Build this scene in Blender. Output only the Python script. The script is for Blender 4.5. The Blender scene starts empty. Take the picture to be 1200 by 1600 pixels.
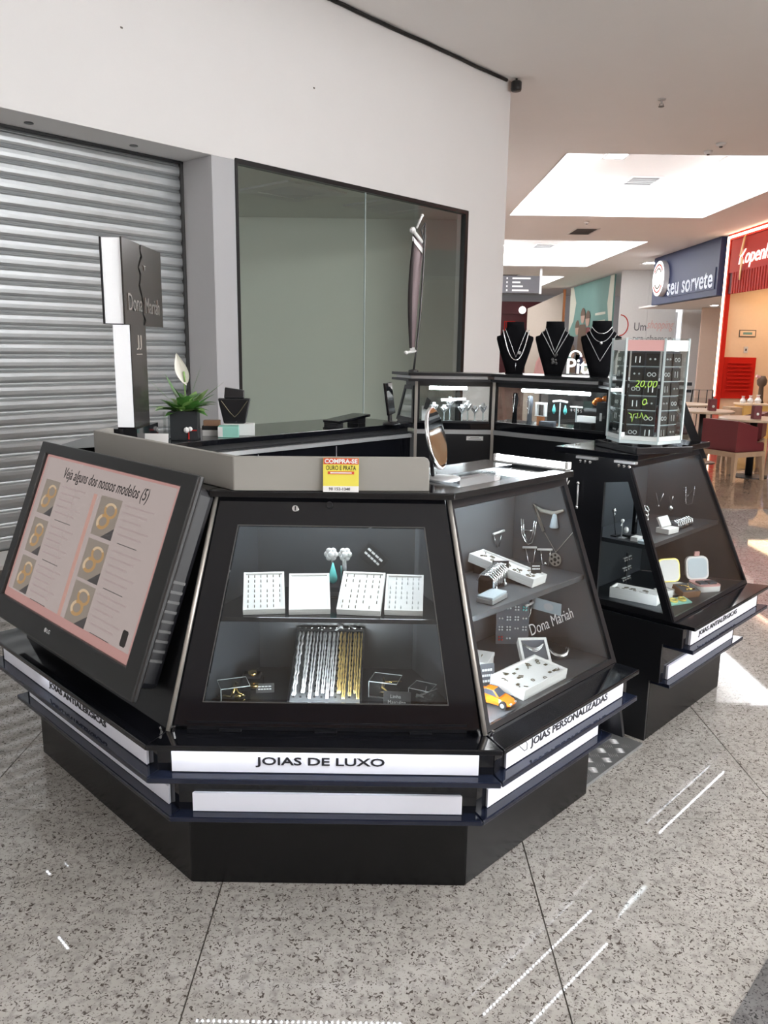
import bpy, math, random
from mathutils import Vector, Matrix, Euler
random.seed(7)
S = bpy.context.scene
COL = S.collection
PI = math.pi

# ------------------------------------------------------------------ camera
cam = bpy.data.cameras.new('camera')
cam.sensor_fit = 'VERTICAL'
cam.sensor_height = 36.0
cam.lens = 1250.0 / 1600.0 * 36.0
cam.clip_start = 0.05
cam.clip_end = 200
camo = bpy.data.objects.new('camera', cam)
COL.objects.link(camo)
_p, _r = 0.2027, 0.0145
_f = Vector((0, math.cos(_p), -math.sin(_p)))
_x = Vector((1, 0, 0))
_u = _x.cross(_f)
_rt = math.cos(_r) * _x + math.sin(_r) * _u
_up = -math.sin(_r) * _x + math.cos(_r) * _u
m = Matrix.Identity(4)
for i in range(3):
    m[i][0], m[i][1], m[i][2] = _rt[i], _up[i], -_f[i]
m[2][3] = 1.55
camo.matrix_world = m
S.camera = camo

# ------------------------------------------------------------------ world, exposure
WORLD = 1.0
wd = bpy.data.worlds.new('world')
S.world = wd
wd.use_nodes = True
wd.node_tree.nodes['Background'].inputs[0].default_value = (0.93, 0.95, 1.0, 1)
wd.node_tree.nodes['Background'].inputs[1].default_value = WORLD
S.view_settings.view_transform = 'Standard'
S.view_settings.look = 'None'
S.view_settings.gamma = 1.0
S.view_settings.use_curve_mapping = False
S.view_settings.exposure = 0.30
COVE = 9           # emission of the corridor ceiling coves
FILL_COVE_R = 12         # added unseen coves right of the kiosk, for fill light
FILL_COVE_L = 8         # added unseen coves left behind the camera, for fill light
FILL_PANEL = 6.4         # added glowing panels on the unseen right wall, for fill light
SPOT = 40.0         # emission of the recessed downlights
TUBE = 48.0         # emission of the showcase tubes
LEDS = 42.0         # emission of the ledge led dots

# ------------------------------------------------------------------ materials
MATS = {}
def mat(name, col, rough=0.5, metal=0.0, emit=0.0, var=0.04, scale=14.0, bump=0.0, spec=0.5, ecol=None, coat=0.0):
    if name in MATS:
        return MATS[name]
    mt = bpy.data.materials.new(name)
    mt.use_nodes = True
    nt = mt.node_tree
    b = nt.nodes['Principled BSDF']
    tc = nt.nodes.new('ShaderNodeTexCoord')
    nz = nt.nodes.new('ShaderNodeTexNoise')
    nz.inputs['Scale'].default_value = scale
    nz.inputs['Detail'].default_value = 4
    nt.links.new(tc.outputs['Object'], nz.inputs['Vector'])
    mx = nt.nodes.new('ShaderNodeMix')
    mx.data_type = 'RGBA'
    mx.inputs[6].default_value = (*[c * (1 - var) for c in col], 1)
    mx.inputs[7].default_value = (*[min(1, c * (1 + var)) for c in col], 1)
    nt.links.new(nz.outputs['Fac'], mx.inputs[0])
    nt.links.new(mx.outputs[2], b.inputs['Base Color'])
    b.inputs['Roughness'].default_value = rough
    b.inputs['Metallic'].default_value = metal
    b.inputs['Specular IOR Level'].default_value = spec
    b.inputs['Coat Weight'].default_value = coat
    b.inputs['Coat Roughness'].default_value = 0.03
    if emit:
        b.inputs['Emission Color'].default_value = (*(ecol or col), 1)
        b.inputs['Emission Strength'].default_value = emit
    if bump:
        bp = nt.nodes.new('ShaderNodeBump')
        bp.inputs['Strength'].default_value = bump
        bp.inputs['Distance'].default_value = 0.002
        nt.links.new(nz.outputs['Fac'], bp.inputs['Height'])
        nt.links.new(bp.outputs[0], b.inputs['Normal'])
    MATS[name] = mt
    return mt

def glass(name, tint=(0.95, 0.97, 0.97), refl=1.0, ior=1.5):
    mt = bpy.data.materials.new(name)
    mt.use_nodes = True
    nt = mt.node_tree
    nt.nodes.remove(nt.nodes['Principled BSDF'])
    out = nt.nodes['Material Output']
    tr = nt.nodes.new('ShaderNodeBsdfTransparent')
    tr.inputs[0].default_value = (*tint, 1)
    gl = nt.nodes.new('ShaderNodeBsdfGlossy')
    gl.inputs['Roughness'].default_value = 0.01
    gl.inputs['Color'].default_value = (refl, refl, refl, 1)
    fr = nt.nodes.new('ShaderNodeFresnel')
    ge = nt.nodes.new('ShaderNodeNewGeometry')       # same Fresnel on the way out of the pane as on the way in
    ma = nt.nodes.new('ShaderNodeMath')
    ma.operation = 'MULTIPLY_ADD'
    ma.inputs[1].default_value = 1 / ior - ior
    ma.inputs[2].default_value = ior
    nt.links.new(ge.outputs['Backfacing'], ma.inputs[0])
    nt.links.new(ma.outputs[0], fr.inputs[0])
    mx = nt.nodes.new('ShaderNodeMixShader')
    nt.links.new(fr.outputs[0], mx.inputs[0])
    nt.links.new(tr.outputs[0], mx.inputs[1])
    nt.links.new(gl.outputs[0], mx.inputs[2])
    nt.links.new(mx.outputs[0], out.inputs['Surface'])
    MATS[name] = mt
    return mt

def granite(name, light, mid, dark, rough=0.1, warm=1.0):
    mt = bpy.data.materials.new(name)
    mt.use_nodes = True
    nt = mt.node_tree
    N = nt.nodes
    b = N['Principled BSDF']
    ge = N.new('ShaderNodeNewGeometry')
    def noise(sc, det, dist=0.0):
        n = N.new('ShaderNodeTexNoise')
        n.inputs['Scale'].default_value = sc
        n.inputs['Detail'].default_value = det
        n.inputs['Distortion'].default_value = dist
        nt.links.new(ge.outputs['Position'], n.inputs['Vector'])
        return n
    def ramp(n, a, bb):
        r = N.new('ShaderNodeMapRange')
        r.inputs[1].default_value = a
        r.inputs[2].default_value = bb
        nt.links.new(n.outputs['Fac'], r.inputs[0])
        return r
    def mix(f, c1, c2, scale=None):
        x = N.new('ShaderNodeMix')
        x.data_type = 'RGBA'
        nt.links.new(f.outputs[0], x.inputs[0])
        for i, c in ((6, c1), (7, c2)):
            if isinstance(c, tuple):
                x.inputs[i].default_value = (*c, 1)
            else:
                nt.links.new(c.outputs[2], x.inputs[i])
        return x
    base = mix(ramp(noise(7, 3), .35, .65), light, mid)
    v2 = mix(ramp(noise(38, 2), .5, .72), base, tuple(c * .72 for c in mid))
    v3 = mix(ramp(noise(84, 2.5, 1.4), .575, .635), v2, dark)
    v4 = mix(ramp(noise(150, 1.5, .6), .64, .70), v3, tuple(c * 1.4 for c in dark))
    nt.links.new(v4.outputs[2], b.inputs['Base Color'])
    b.inputs['Roughness'].default_value = rough
    b.inputs['Specular IOR Level'].default_value = 0.5
    MATS[name] = mt
    return mt

M = lambda n: MATS[n]
# setting
granite('granite', (.465, .44, .41), (.39, .368, .34), (.085, .070, .060), .035)
granite('granite_dark', (.20, .195, .195), (.14, .135, .135), (.03, .03, .03), .05)
granite('granite_warm_lit', (.44, .32, .24), (.37, .265, .195), (.14, .09, .065), .06)  # tan granite with warm cafe light mixed into its colour
mat('grout', (.16, .14, .12), .8)
mat('wall_paint', (.80, .79, .785), .75, var=.015, scale=3)
mat('ceiling_paint', (.90, .885, .875), .85, var=.015, scale=2)
mat('pier_paint', (.50, .505, .525), .7, var=.02, scale=3)
mat('jamb_paint', (.66, .66, .68), .7, var=.02, scale=3)
mat('shop_wall', (.78, .79, .76), .7, var=.02, scale=2)
mat('steel_slat', (.42, .44, .45), .38, metal=.75, var=.10, scale=6)
mat('dark_steel', (.10, .10, .10), .4, metal=.6)
mat('black_frame', (.012, .012, .013), .35)
mat('cable', (.008, .008, .008), .6)
# kiosk
mat('black_gloss', (.006, .0065, .009), .06, var=.1, scale=5)
mat('black_satin', (.010, .0105, .013), .28, var=.15, scale=9)
mat('black_matte', (.012, .012, .014), .55, var=.12)
mat('plinth_black', (.005, .005, .0055), .25, spec=.32, var=.2, scale=8)
mat('navy_gloss', (.012, .016, .032), .07, var=.1)
mat('case_lining', (.075, .082, .092), .45, var=.08)
mat('case_lining_dark', (.030, .034, .040), .4, var=.1)
mat('lit_acrylic', (.76, .77, .84), .35, emit=.02, ecol=(.80, .83, 1.0), var=.01)  # white acrylic; faint emission stands in for LED light falling on it
mat('letter_black', (.012, .012, .016), .4)
mat('brushed_trim', (.50, .47, .43), .35, metal=.55)
mat('silver_bar', (.55, .56, .57), .35, metal=.6)
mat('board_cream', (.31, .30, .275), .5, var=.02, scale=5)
mat('chrome', (.75, .76, .78), .12, metal=1)
mat('led_dot', (1, 1, 1), .5, emit=LEDS, ecol=(.86, .92, 1.0))
mat('lamp_strong', (1, 1, 1), .5, emit=TUBE * 5, ecol=(.90, .96, 1.0))
mat('gold_pale', (.86, .64, .25), .35, metal=.5)
mat('counter_black', (.007, .0075, .009), .16, var=.1, scale=5)
mat('tube_light', (1, 1, 1), .5, emit=TUBE, ecol=(.88, .95, 1.0))
mat('checker_plate', (.36, .37, .37), .4, metal=.7, var=.15)
# jewellery and props
mat('white_box', (.82, .81, .80), .5, var=.02)
mat('foam_white', (.80, .80, .80), .75, var=.05, scale=60)
mat('silver', (.80, .81, .82), .2, metal=1)
mat('silver_pale', (.84, .85, .86), .35, metal=.55)
mat('chain_white', (.86, .87, .88), .4, metal=.2)
mat('rack_steel', (.20, .21, .22), .4, metal=.6)
mat('gold', (.83, .58, .20), .2, metal=1)
mat('ring_dark', (.16, .14, .10), .3, metal=.7)
mat('velvet', (.0055, .0055, .007), .95, spec=.1)
mat('grey_velvet', (.10, .11, .13), .9)
mat('card_black', (.012, .012, .013), .5)
mat('print_white', (.80, .80, .80), .6)
mat('teal', (.10, .52, .50), .35)
mat('teal_pale', (.30, .62, .53), .5)
mat('orange_paint', (.85, .22, .02), .12, coat=.6)
mat('car_glass', (.06, .07, .09), .08)
mat('rubber', (.015, .015, .015), .7)
mat('red_paint', (.50, .02, .015), .4)
mat('pink', (.75, .42, .40), .5)
mat('ice_blue', (.52, .60, .66), .4)
mat('yellow_gold_foil', (.72, .58, .16), .3, metal=.4)
mat('brown_card', (.22, .12, .07), .6)
mat('wood_orange', (.50, .19, .07), .5, var=.15)
mat('plant_green', (.085, .24, .05), .4, var=.3, scale=30)
mat('plant_light', (.26, .44, .13), .4, var=.25, scale=30)
mat('spathe_white', (.86, .84, .74), .5)
mat('pot_dark', (.020, .024, .027), .5)
mat('soil', (.03, .02, .015), .9)
mat('acrylic_edge', (.55, .63, .64), .15, var=.02)
mat('sign_dark', (.035, .033, .031), .18, var=.1)
mat('sign_light', (.9, .92, .95), .5, emit=.14, ecol=(.95, .97, 1))
mat('tv_bezel', (.013, .013, .0135), .30, var=.3, scale=7)
mat('tv_screen', (.05, .04, .04), .25, emit=.34, ecol=(.84, .70, .66), var=.0)
mat('tv_band', (.05, .03, .03), .3, emit=.42, ecol=(.82, .46, .38), var=0)
mat('tv_rim', (.05, .03, .03), .3, emit=.40, ecol=(.78, .42, .38), var=0)
mat('tv_photo', (.04, .04, .035), .3, emit=.34, ecol=(.50, .41, .34), var=0)
mat('tv_photo_dark', (.02, .02, .02), .3, emit=.10, ecol=(.35, .3, .3), var=0)
mat('tv_gold', (.05, .03, .01), .3, emit=.40, ecol=(.72, .42, .17), var=0)
mat('tv_gold_light', (.05, .03, .01), .3, emit=.42, ecol=(.95, .72, .48), var=0)
mat('tv_text', (.02, .015, .015), .4, emit=0.0, var=0)
mat('tv_grey', (.04, .035, .035), .3, emit=.325, ecol=(.80, .62, .60), var=0)
mat('fabric_mauve', (.26, .20, .21), .8, var=.2, scale=5)
mat('fabric_dark', (.03, .022, .022), .8)
mat('plastic_white', (.78, .78, .77), .35)
mat('mirror_face', (.80, .80, .80), .03, metal=1, var=0)
mat('flyer_yellow', (.80, .70, .10), .6, var=.02)
mat('flyer_red', (.62, .08, .04), .6)
mat('neon_green', (.40, .62, .10), .5, emit=.25, ecol=(.5, .9, .1))
# far mall
mat('navy_wall', (.014, .026, .095), .5)
mat('lit_white', (1, 1, 1), .5, emit=1.0)
mat('soft_white', (.95, .9, .86), .5, emit=.75, ecol=(1, .9, .82))
mat('neon_warm', (1, .8, .6), .5, emit=5.0, ecol=(1, .72, .50))
mat('red_slat', (.50, .028, .014), .6, spec=.25)
mat('red_wall', (.55, .014, .006), .6, spec=.25)
mat('dark_red', (.085, .006, .010), .5)
mat('cream_wall', (.80, .60, .42), .7)
mat('peach_wall', (.76, .58, .47), .7)
mat('hoarding_white', (.72, .72, .72), .6)
mat('mural_green', (.15, .30, .27), .7, var=.15, scale=.6)
mat('mural_cream', (.62, .63, .54), .7)
mat('beige_panel', (.55, .47, .40), .6)
mat('skin_print', (.42, .28, .22), .7)
mat('hair_print', (.12, .075, .05), .7)
mat('grey_sign', (.11, .11, .125), .5)
mat('seat_maroon', (.16, .022, .026), .55)
mat('chair_wood', (.46, .31, .20), .5, var=.15)
mat('table_wood', (.58, .44, .31), .35, var=.12)
mat('counter_yellow', (.82, .50, .14), .4)
mat('screen_blue', (.3, .3, .4), .3, emit=.6, ecol=(.55, .55, .75))
mat('cove_light', (1, 1, 1), .5, emit=COVE, ecol=(.97, .98, 1.0), var=0)
mat('fill_cove_right', (1, 1, 1), .5, emit=FILL_COVE_R, ecol=(.98, .99, 1.0), var=0)
mat('fill_cove_left', (1, 1, 1), .5, emit=FILL_COVE_L, ecol=(1.0, .99, .985), var=0)
mat('fill_panel_glow', (1, 1, 1), .5, emit=FILL_PANEL, ecol=(.96, .985, 1.0), var=0)
mat('spot_light', (1, 1, 1), .5, emit=SPOT, ecol=(1, .97, .93), var=0)
mat('vent_dark', (.05, .045, .045), .6)
mat('store_brown', (.20, .105, .055), .5, var=.2, scale=2)
mat('warm_glow', (1, .75, .5), .5, emit=4.0, ecol=(1, .70, .42))
glass('case_glass', (.93, .95, .95))
glass('shop_glass', (.90, .93, .90), refl=.9)
glass('acrylic', (.93, .96, .96))

# ------------------------------------------------------------------ mesh helpers
class MB:
    def __init__(s):
        s.v = []; s.f = []
    def add(s, vs, fs):
        o = len(s.v)
        s.v += [tuple(v) for v in vs]
        s.f += [tuple(i + o for i in f) for f in fs]
        return s
    def box(s, x0, x1, y0, y1, z0, z1):
        return s.prism([(x0, y0, z0), (x1, y0, z0), (x1, y1, z0), (x0, y1, z0)],
                       [(x0, y0, z1), (x1, y0, z1), (x1, y1, z1), (x0, y1, z1)])
    def prism(s, a, b):
        n = len(a)
        return s.add(list(a) + list(b), [tuple(reversed(range(n))), tuple(range(n, 2 * n))] +
                     [(i, (i + 1) % n, n + (i + 1) % n, n + i) for i in range(n)])
    def plate(s, poly, d):          # 3-D polygon thickened by vector d
        d = Vector(d)
        return s.prism(poly, [tuple(Vector(p) + d) for p in poly])
    def ring(s, outer, inner, d):   # frame between two loops, thickened by d
        n = len(outer); d = Vector(d)
        o2 = [tuple(Vector(p) + d) for p in outer]; i2 = [tuple(Vector(p) + d) for p in inner]
        fs = []
        for i in range(n):
            j = (i + 1) % n
            fs += [(i, j, n + j, n + i), (2 * n + j, 2 * n + i, 3 * n + i, 3 * n + j),
                   (j, i, 2 * n + i, 2 * n + j), (n + i, n + j, 3 * n + j, 3 * n + i)]
        return s.add(list(outer) + list(inner) + o2 + i2, fs)
    def tube(s, path, r, n=8, closed=False):
        P = [Vector(p) for p in path]
        m = len(P); vs = []; fs = []
        rr = r if isinstance(r, (list, tuple)) else [r] * m
        ref = None
        for i, p in enumerate(P):
            if closed:
                t = (P[(i + 1) % m] - P[i - 1])
            else:
                t = (P[min(i + 1, m - 1)] - P[max(i - 1, 0)])
            t.normalize()
            if ref is None:
                ref = Vector((0, 0, 1)) if abs(t.z) < .9 else Vector((1, 0, 0))
            a = t.cross(ref)
            if a.length < 1e-4:
                a = t.cross(Vector((0.3, 1, 0.2)))
            a.normalize(); b = a.cross(t); ref = b
            for k in range(n):
                an = 2 * PI * k / n
                vs.append(p + (a * math.cos(an) + b * math.sin(an)) * rr[i])
        for i in range(m if closed else m - 1):
            for k in range(n):
                j = (i + 1) % m
                fs.append((i * n + k, i * n + (k + 1) % n, j * n + (k + 1) % n, j * n + k))
        if not closed:
            fs += [tuple(reversed(range(n))), tuple(range((m - 1) * n, m * n))]
        return s.add(vs, fs)
    def lathe(s, prof, c=(0, 0, 0), n=20, sx=1, sy=1):
        vs = []; fs = []
        m = len(prof)
        for r, z in prof:
            for k in range(n):
                a = 2 * PI * k / n
                vs.append((c[0] + r * math.cos(a) * sx, c[1] + r * math.sin(a) * sy, c[2] + z))
        for i in range(m - 1):
            for k in range(n):
                fs.append((i * n + k, i * n + (k + 1) % n, (i + 1) * n + (k + 1) % n, (i + 1) * n + k))
        fs += [tuple(reversed(range(n))), tuple(range((m - 1) * n, m * n))]
        return s.add(vs, fs)
    def ball(s, c, r, n=10, sx=1, sy=1, sz=1):
        h = n // 2 + 1
        pr = [(max(r * math.sin(PI * i / h), r * .02), -r * math.cos(PI * i / h) * sz) for i in range(h + 1)]
        return s.lathe(pr, c, n, sx, sy)
    def xf(s, mtx):
        s.v = [tuple(mtx @ Vector(v)) for v in s.v]
        return s
    def join(s, o):
        return s.add(o.v, o.f)
    def mesh(s, name, material):
        me = bpy.data.meshes.new(name)
        me.from_pydata(s.v, [], s.f)
        me.validate()
        if material:
            me.materials.append(MATS[material] if isinstance(material, str) else material)
        return me
    def build(s, name, material, parent=None, smooth=False, bevel=0, kind=None, label=None):
        me = s.mesh(name, material)
        o = link(name, me, parent)
        if smooth:
            for p in me.polygons:
                p.use_smooth = True
        if bevel:
            b = o.modifiers.new('bevel', 'BEVEL')
            b.width = bevel; b.segments = 2; b.limit_method = 'ANGLE'
        if kind: o['kind'] = kind
        if label: o['label'] = label
        return o

def link(name, data, parent=None):
    o = bpy.data.objects.new(name, data)
    COL.objects.link(o)
    if parent: o.parent = parent
    return o

def tag(o, label, cat, group=None):
    o['label'] = label; o['category'] = cat
    if group: o['group'] = group
    return o

def thing(name, label, cat, loc=(0, 0, 0), rz=0.0, group=None, rot=None):
    o = link(name, None)
    o.empty_display_size = .05
    o.location = loc
    o.rotation_euler = rot if rot else (0, 0, rz)
    return tag(o, label, cat, group)

def struct(o):
    o['kind'] = 'structure'
    return o

def text_mb(body, w=None, h=None, depth=.002, shear=0.0, spacing=1.0, bold=0.0):
    """lettering in the xy plane, centred on the origin, fitted to w x h, front towards +z"""
    cu = bpy.data.curves.new('lettering', 'FONT')
    cu.body = body; cu.size = 1; cu.extrude = .0; cu.shear = shear; cu.space_character = spacing
    cu.resolution_u = 3; cu.offset = bold
    ob = bpy.data.objects.new('lettering', cu)
    COL.objects.link(ob)
    dg = bpy.context.evaluated_depsgraph_get()
    me = bpy.data.meshes.new_from_object(ob.evaluated_get(dg))
    vs = [v.co.copy() for v in me.vertices]; fs = [tuple(p.vertices) for p in me.polygons]
    bpy.data.objects.remove(ob); bpy.data.curves.remove(cu); bpy.data.meshes.remove(me)
    x0 = min(v.x for v in vs); x1 = max(v.x for v in vs); y0 = min(v.y for v in vs); y1 = max(v.y for v in vs)
    sy = h / (y1 - y0) if h else None
    sx = w / (x1 - x0) if w else sy
    if sy is None: sy = sx
    out = MB()
    n = len(vs)
    a = [((v.x - (x0 + x1) / 2) * sx, (v.y - (y0 + y1) / 2) * sy, 0) for v in vs]
    b = [(p[0], p[1], depth) for p in a]
    out.add(a + b, [tuple(i + n for i in f) for f in fs])
    # side walls along boundary edges
    cnt = {}
    for f in fs:
        for i in range(len(f)):
            e = (f[i], f[(i + 1) % len(f)])
            k = (min(e), max(e)); cnt.setdefault(k, []).append(e)
    for k, es in cnt.items():
        if len(es) == 1:
            i, j = es[0]
            out.f.append((i, j, j + n, i + n))
    return out

def letters(mb, m_, parent, name='letter'):
    """builds each separate piece of a lettering as a part of its own"""
    par = list(range(len(mb.v)))
    def find(a):
        while par[a] != a:
            par[a] = par[par[a]]; a = par[a]
        return a
    for f in mb.f:
        for k in f[1:]:
            par[find(k)] = find(f[0])
    grp = {}
    for f in mb.f:
        grp.setdefault(find(f[0]), []).append(f)
    for fs in grp.values():
        ids = sorted({i for f in fs for i in f}); ix = {v: k for k, v in enumerate(ids)}
        o = MB(); o.v = [mb.v[i] for i in ids]; o.f = [tuple(ix[i] for i in f) for f in fs]
        o.build(name, m_, parent)

class Fr:
    """a plan frame: origin o, x axis turned by a degrees"""
    def __init__(s, o, a):
        s.o = Vector((o[0], o[1], 0)); s.a = math.radians(a)
        s.ex = Vector((math.cos(s.a), math.sin(s.a), 0)); s.ey = Vector((-math.sin(s.a), math.cos(s.a), 0))
    def w(s, x, y, z=0):
        return s.o + s.ex * x + s.ey * y + Vector((0, 0, z))
    def thing(s, name, label, cat, x=0, y=0, z=0, rz=0.0, group=None, rot=None):
        if rot: rot = (rot[0], rot[1], rot[2] + s.a)
        return thing(name, label, cat, s.w(x, y, z), s.a + rz, group, rot)

FA = Fr((-.55, 2.087), 0)          # front showcase
FB = Fr((.255, 2.09), 46.5)        # right showcase
FC = Fr((-1.304, 2.841), -45)      # showcase with the television
FD = Fr((1.077, 3.008), 46.5)      # showcase behind the entrance
FG = Fr((.17, 4.5), 0)             # tall cabinet, far chamfer (seen from inside)
FF = Fr((.6, 4.5), -45)            # tall cabinet, far short side
FE = Fr((1.109, 3.99), -90)        # tall cabinet next to FD
FH = Fr((-.974, 3.328), 46.5)      # low counter on the wall side
WA = math.radians(48.3)
FW = Fr((math.sin(WA) * -5.53, math.cos(WA) * 5.53), 48.3)   # shutter wall, y>0 is behind the wall
MIT = math.tan(PI / 8)
# ================================================================== SETTING
TP = .92
TX0, TY0 = -.46, 2.45
base = struct(MB().box(-14, 22, -10, 50, -.3, -.006).build('floor', 'grout'))
tile_me = {}
for nm in ('granite', 'granite_warm_lit'):
    tile_me[nm] = MB().box(.002, TP - .002, .002, TP - .002, -.02, 0).mesh('floor_tile', nm)
def floor_tile(ix, iy, nm):
    o = link('floor_tile', tile_me[nm], base)
    o.location = (TX0 + ix * TP, TY0 + iy * TP, 0)
for iy in range(-3, 6):
    for ix in range(-5, 7):
        cx, cy = TX0 + (ix + .5) * TP, TY0 + (iy + .5) * TP
        wy = (Vector((cx, cy, 0)) - FW.o).dot(FW.ey)
        if wy < .2 and cy < 8.2:
            floor_tile(ix, iy, 'granite')
YB = TY0 + 6 * TP
for iy in range(6, 12):
    for ix in range(2, 11):
        floor_tile(ix, iy, 'granite_warm_lit')
MB().box(-14, 22, -10, TY0 - 3 * TP - .002, -.02, 0).build('outer_paving', 'granite', base, kind='stuff')
MB().box(TX0 + 7 * TP + .002, 22, TY0 - 3 * TP + .002, YB - .002, -.02, 0).build('outer_paving', 'granite', base, kind='stuff')
MB().box(-14, TX0 - 5 * TP - .002, TY0 - 3 * TP + .002, YB - .002, -.02, 0).build('outer_paving', 'granite', base, kind='stuff')
MB().box(TX0 + 2 * TP, 22, TY0 + 12 * TP + .002, 50, -.02, 0).build('outer_paving', 'granite_warm_lit', base, kind='stuff')
MB().box(TX0 + 11 * TP + .002, 22, YB + .002, TY0 + 12 * TP - .002, -.02, 0).build('outer_paving', 'granite_warm_lit', base, kind='stuff')
sd = Vector((.668, .744, 0)); sn = Vector((.744, -.668, 0)); s0 = Vector((.832, 1.606, 0))
for k in range(-3, 5):
    a = s0 + sd * (k * .7 + .003); b = s0 + sd * (k * .7 + .697)
    MB().plate([tuple(a), tuple(b), tuple(b + sn * .30), tuple(a + sn * .30)][::-1], (0, 0, .0025)).build('border_strip', 'granite_dark', base)

# shutter wall, in the frame FW (local x along the wall, y behind it)
def W(mb, name, m_, parent=None, **k):
    mb.v = [tuple(FW.w(*v)) for v in mb.v]
    return mb.build(name, m_, parent, **k)
HC = 4.52
OPL, OPR, OPT = -4.5, 4.105, 3.02
WL, WR, WT = 4.33, 7.52, 3.03
wl = MB()
wl.box(-9, OPL, 0, .42, 0, HC)
wl.box(OPL, OPR, 0, .42, OPT, HC)
wl.box(OPR, WL, 0, .55, OPT, HC)
wl.box(WL, WR, 0, .14, WT, HC)
wl.box(WL, WR, 0, .14, 0, .10)
wl.box(WR, 8.262, 0, .14, 0, HC)
wall_left = struct(W(wl, 'wall_left', 'wall_paint'))
W(MB().box(OPR, WL, 0, .55, 0, OPT - .001), 'pier', 'pier_paint', wall_left)
W(MB().box(OPR - .004, OPR, .002, .42, 0, OPT - .002), 'jamb_lining', 'jamb_paint', wall_left)
for sx_, zz in ((2.2, 3.9), (3.35, 3.72), (5.2, 3.75), (3.0, 4.25), (1.2, 3.6)):
    W(MB().box(sx_, sx_ + .018, -.003, 0, zz, zz + .012), 'paint_chip', 'grout', wall_left)
struct(MB().box(1.25, 1.37, 9.86, 48, 0, HC).build('wall_corridor', 'wall_paint'))
# threshold and shutter
struct(W(MB().box(OPL, OPR - .005, .0, .40, 0, .03), 'trim_1', 'wall_paint'))
sh = struct(link('door_1', None))
sh.location = FW.w(0, 0)
sh.rotation_euler = (0, 0, FW.a)
prof = [(.000, .000), (-.010, .006), (-.016, .020), (-.018, .045), (-.016, .070), (-.010, .080), (-.003, .083), (-.006, .088), (-.003, .093), (0, .1015)]
slat = MB()
vs = [(OPL, .42 + y, z) for y, z in prof] + [(OPR - .03, .42 + y, z) for y, z in prof]
n_ = len(prof)
slat.add(vs + [(x, .44, z) for x in (OPL, OPR - .03) for z in (0, .1015)],
         [(i, n_ + i, n_ + i + 1, i + 1) for i in range(n_ - 1)] + [(2 * n_, 2 * n_ + 1, 2 * n_ + 3, 2 * n_ + 2)])
slme = slat.mesh('slat', 'steel_slat')
for k in range(29):
    o = link('slat', slme, sh)
    o.location = (0, 0, .03 + k * .1025)
MB().box(OPR - .03, OPR - .006, .385, .46, .03, OPT - .002).build('guide_rail', 'dark_steel', sh)
MB().box(OPL, OPR - .005, .385, .46, 2.999, OPT - .002).build('top_seal', 'black_frame', sh)
for sx_ in (2.75, 3.55):
    t = tag(W(MB().lathe([(.03, 0), (.032, -.006), (.02, -.008)], (sx_, .22, OPT), 14), 'soffit_spot', 'dark_steel'),
            'small dark round spot in the shutter soffit, %s' % ('farther from the pier' if sx_ < 3 else 'nearer the pier'), 'spotlight', 'soffit spots')
# shop window
win = struct(link('window_1', None))
fr_ = MB()
fr_.box(WL, WR, -.012, .05, WT - .035, WT + .005)
fr_.box(WL - .004, WL + .02, -.012, .05, .1, WT)
fr_.box(WR - .05, WR + .004, -.012, .05, .1, WT)
fr_.box(WL, WR, -.012, .05, .1, .14)
W(fr_, 'window_frame', 'black_frame', win)
SEAM = 5.895
for a, b in ((WL + .02, SEAM - .003), (SEAM + .003, WR - .05)):
    W(MB().box(a, b, .015, .025, .14, WT - .035), 'pane', 'shop_glass', win)
W(MB().box(SEAM - .003, SEAM + .003, .013, .027, .14, WT - .035), 'silicone_joint', 'acrylic_edge', win)
# room behind the window
rm = struct(MB().box(-9, 1.13, 10.5, 10.62, 0, 3.3).build('wall_shop_back', 'shop_wall'))
struct(MB().box(1.0, 1.13, 9.62, 10.5, 0, 3.3).build('wall_shop_side', 'shop_wall'))
room_c = [tuple(FW.w(WL - .2, .56, 3.12)), tuple(FW.w(WR, .15, 3.12)), (1.0, 9.7, 3.12), (1.0, 10.5, 3.12), (-7, 10.5, 3.12)]
struct(MB().plate(room_c[::-1], (0, 0, .1)).build('ceiling_shop', 'shop_wall'))
for cxy in ((-1.0, 8.75), (.05, 9.55)):
    t = thing('cassette_unit', 'pale square air unit on the vacant shop ceiling, %s' % ('nearer the shutter' if cxy[0] < 0 else 'nearer the right frame'), 'air unit', (cxy[0], cxy[1], 3.10), FW.a, 'shop ceiling units')
    MB().ring([(-.4, -.4, 0), (.4, -.4, 0), (.4, .4, 0), (-.4, .4, 0)], [(-.25, -.25, 0), (.25, -.25, 0), (.25, .25, 0), (-.25, .25, 0)], (0, 0, .02)).build('grille_frame', 'hoarding_white', t)
    MB().box(-.25, .25, -.25, .25, .005, .02).build('grille', 'jamb_paint', t)
# wall-ceiling cable and camera
cb = []
for k in range(60):
    s_ = -2 + k * (8.15 + 2) / 59
    cb.append(FW.w(s_, -.022 - .003 * math.sin(k * 1.9), HC - .020 - .003 * math.sin(k * .7)))
tag(MB().tube(cb, .017, 6).build('cable', 'cable', smooth=True), 'thick black cable running along the top of the white wall', 'cable')
t = thing('dome_camera', 'small black security camera at the end of the ceiling cable', 'camera', FW.w(8.22, -.10, HC - .13))
MB().lathe([(.055, 0), (.06, .02), (.06, .09), (.05, .10)], n=16).build('housing', 'black_frame', t, smooth=True)
MB().lathe([(.012, .10), (.012, .13)], n=10).build('mount', 'cable', t)

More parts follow.
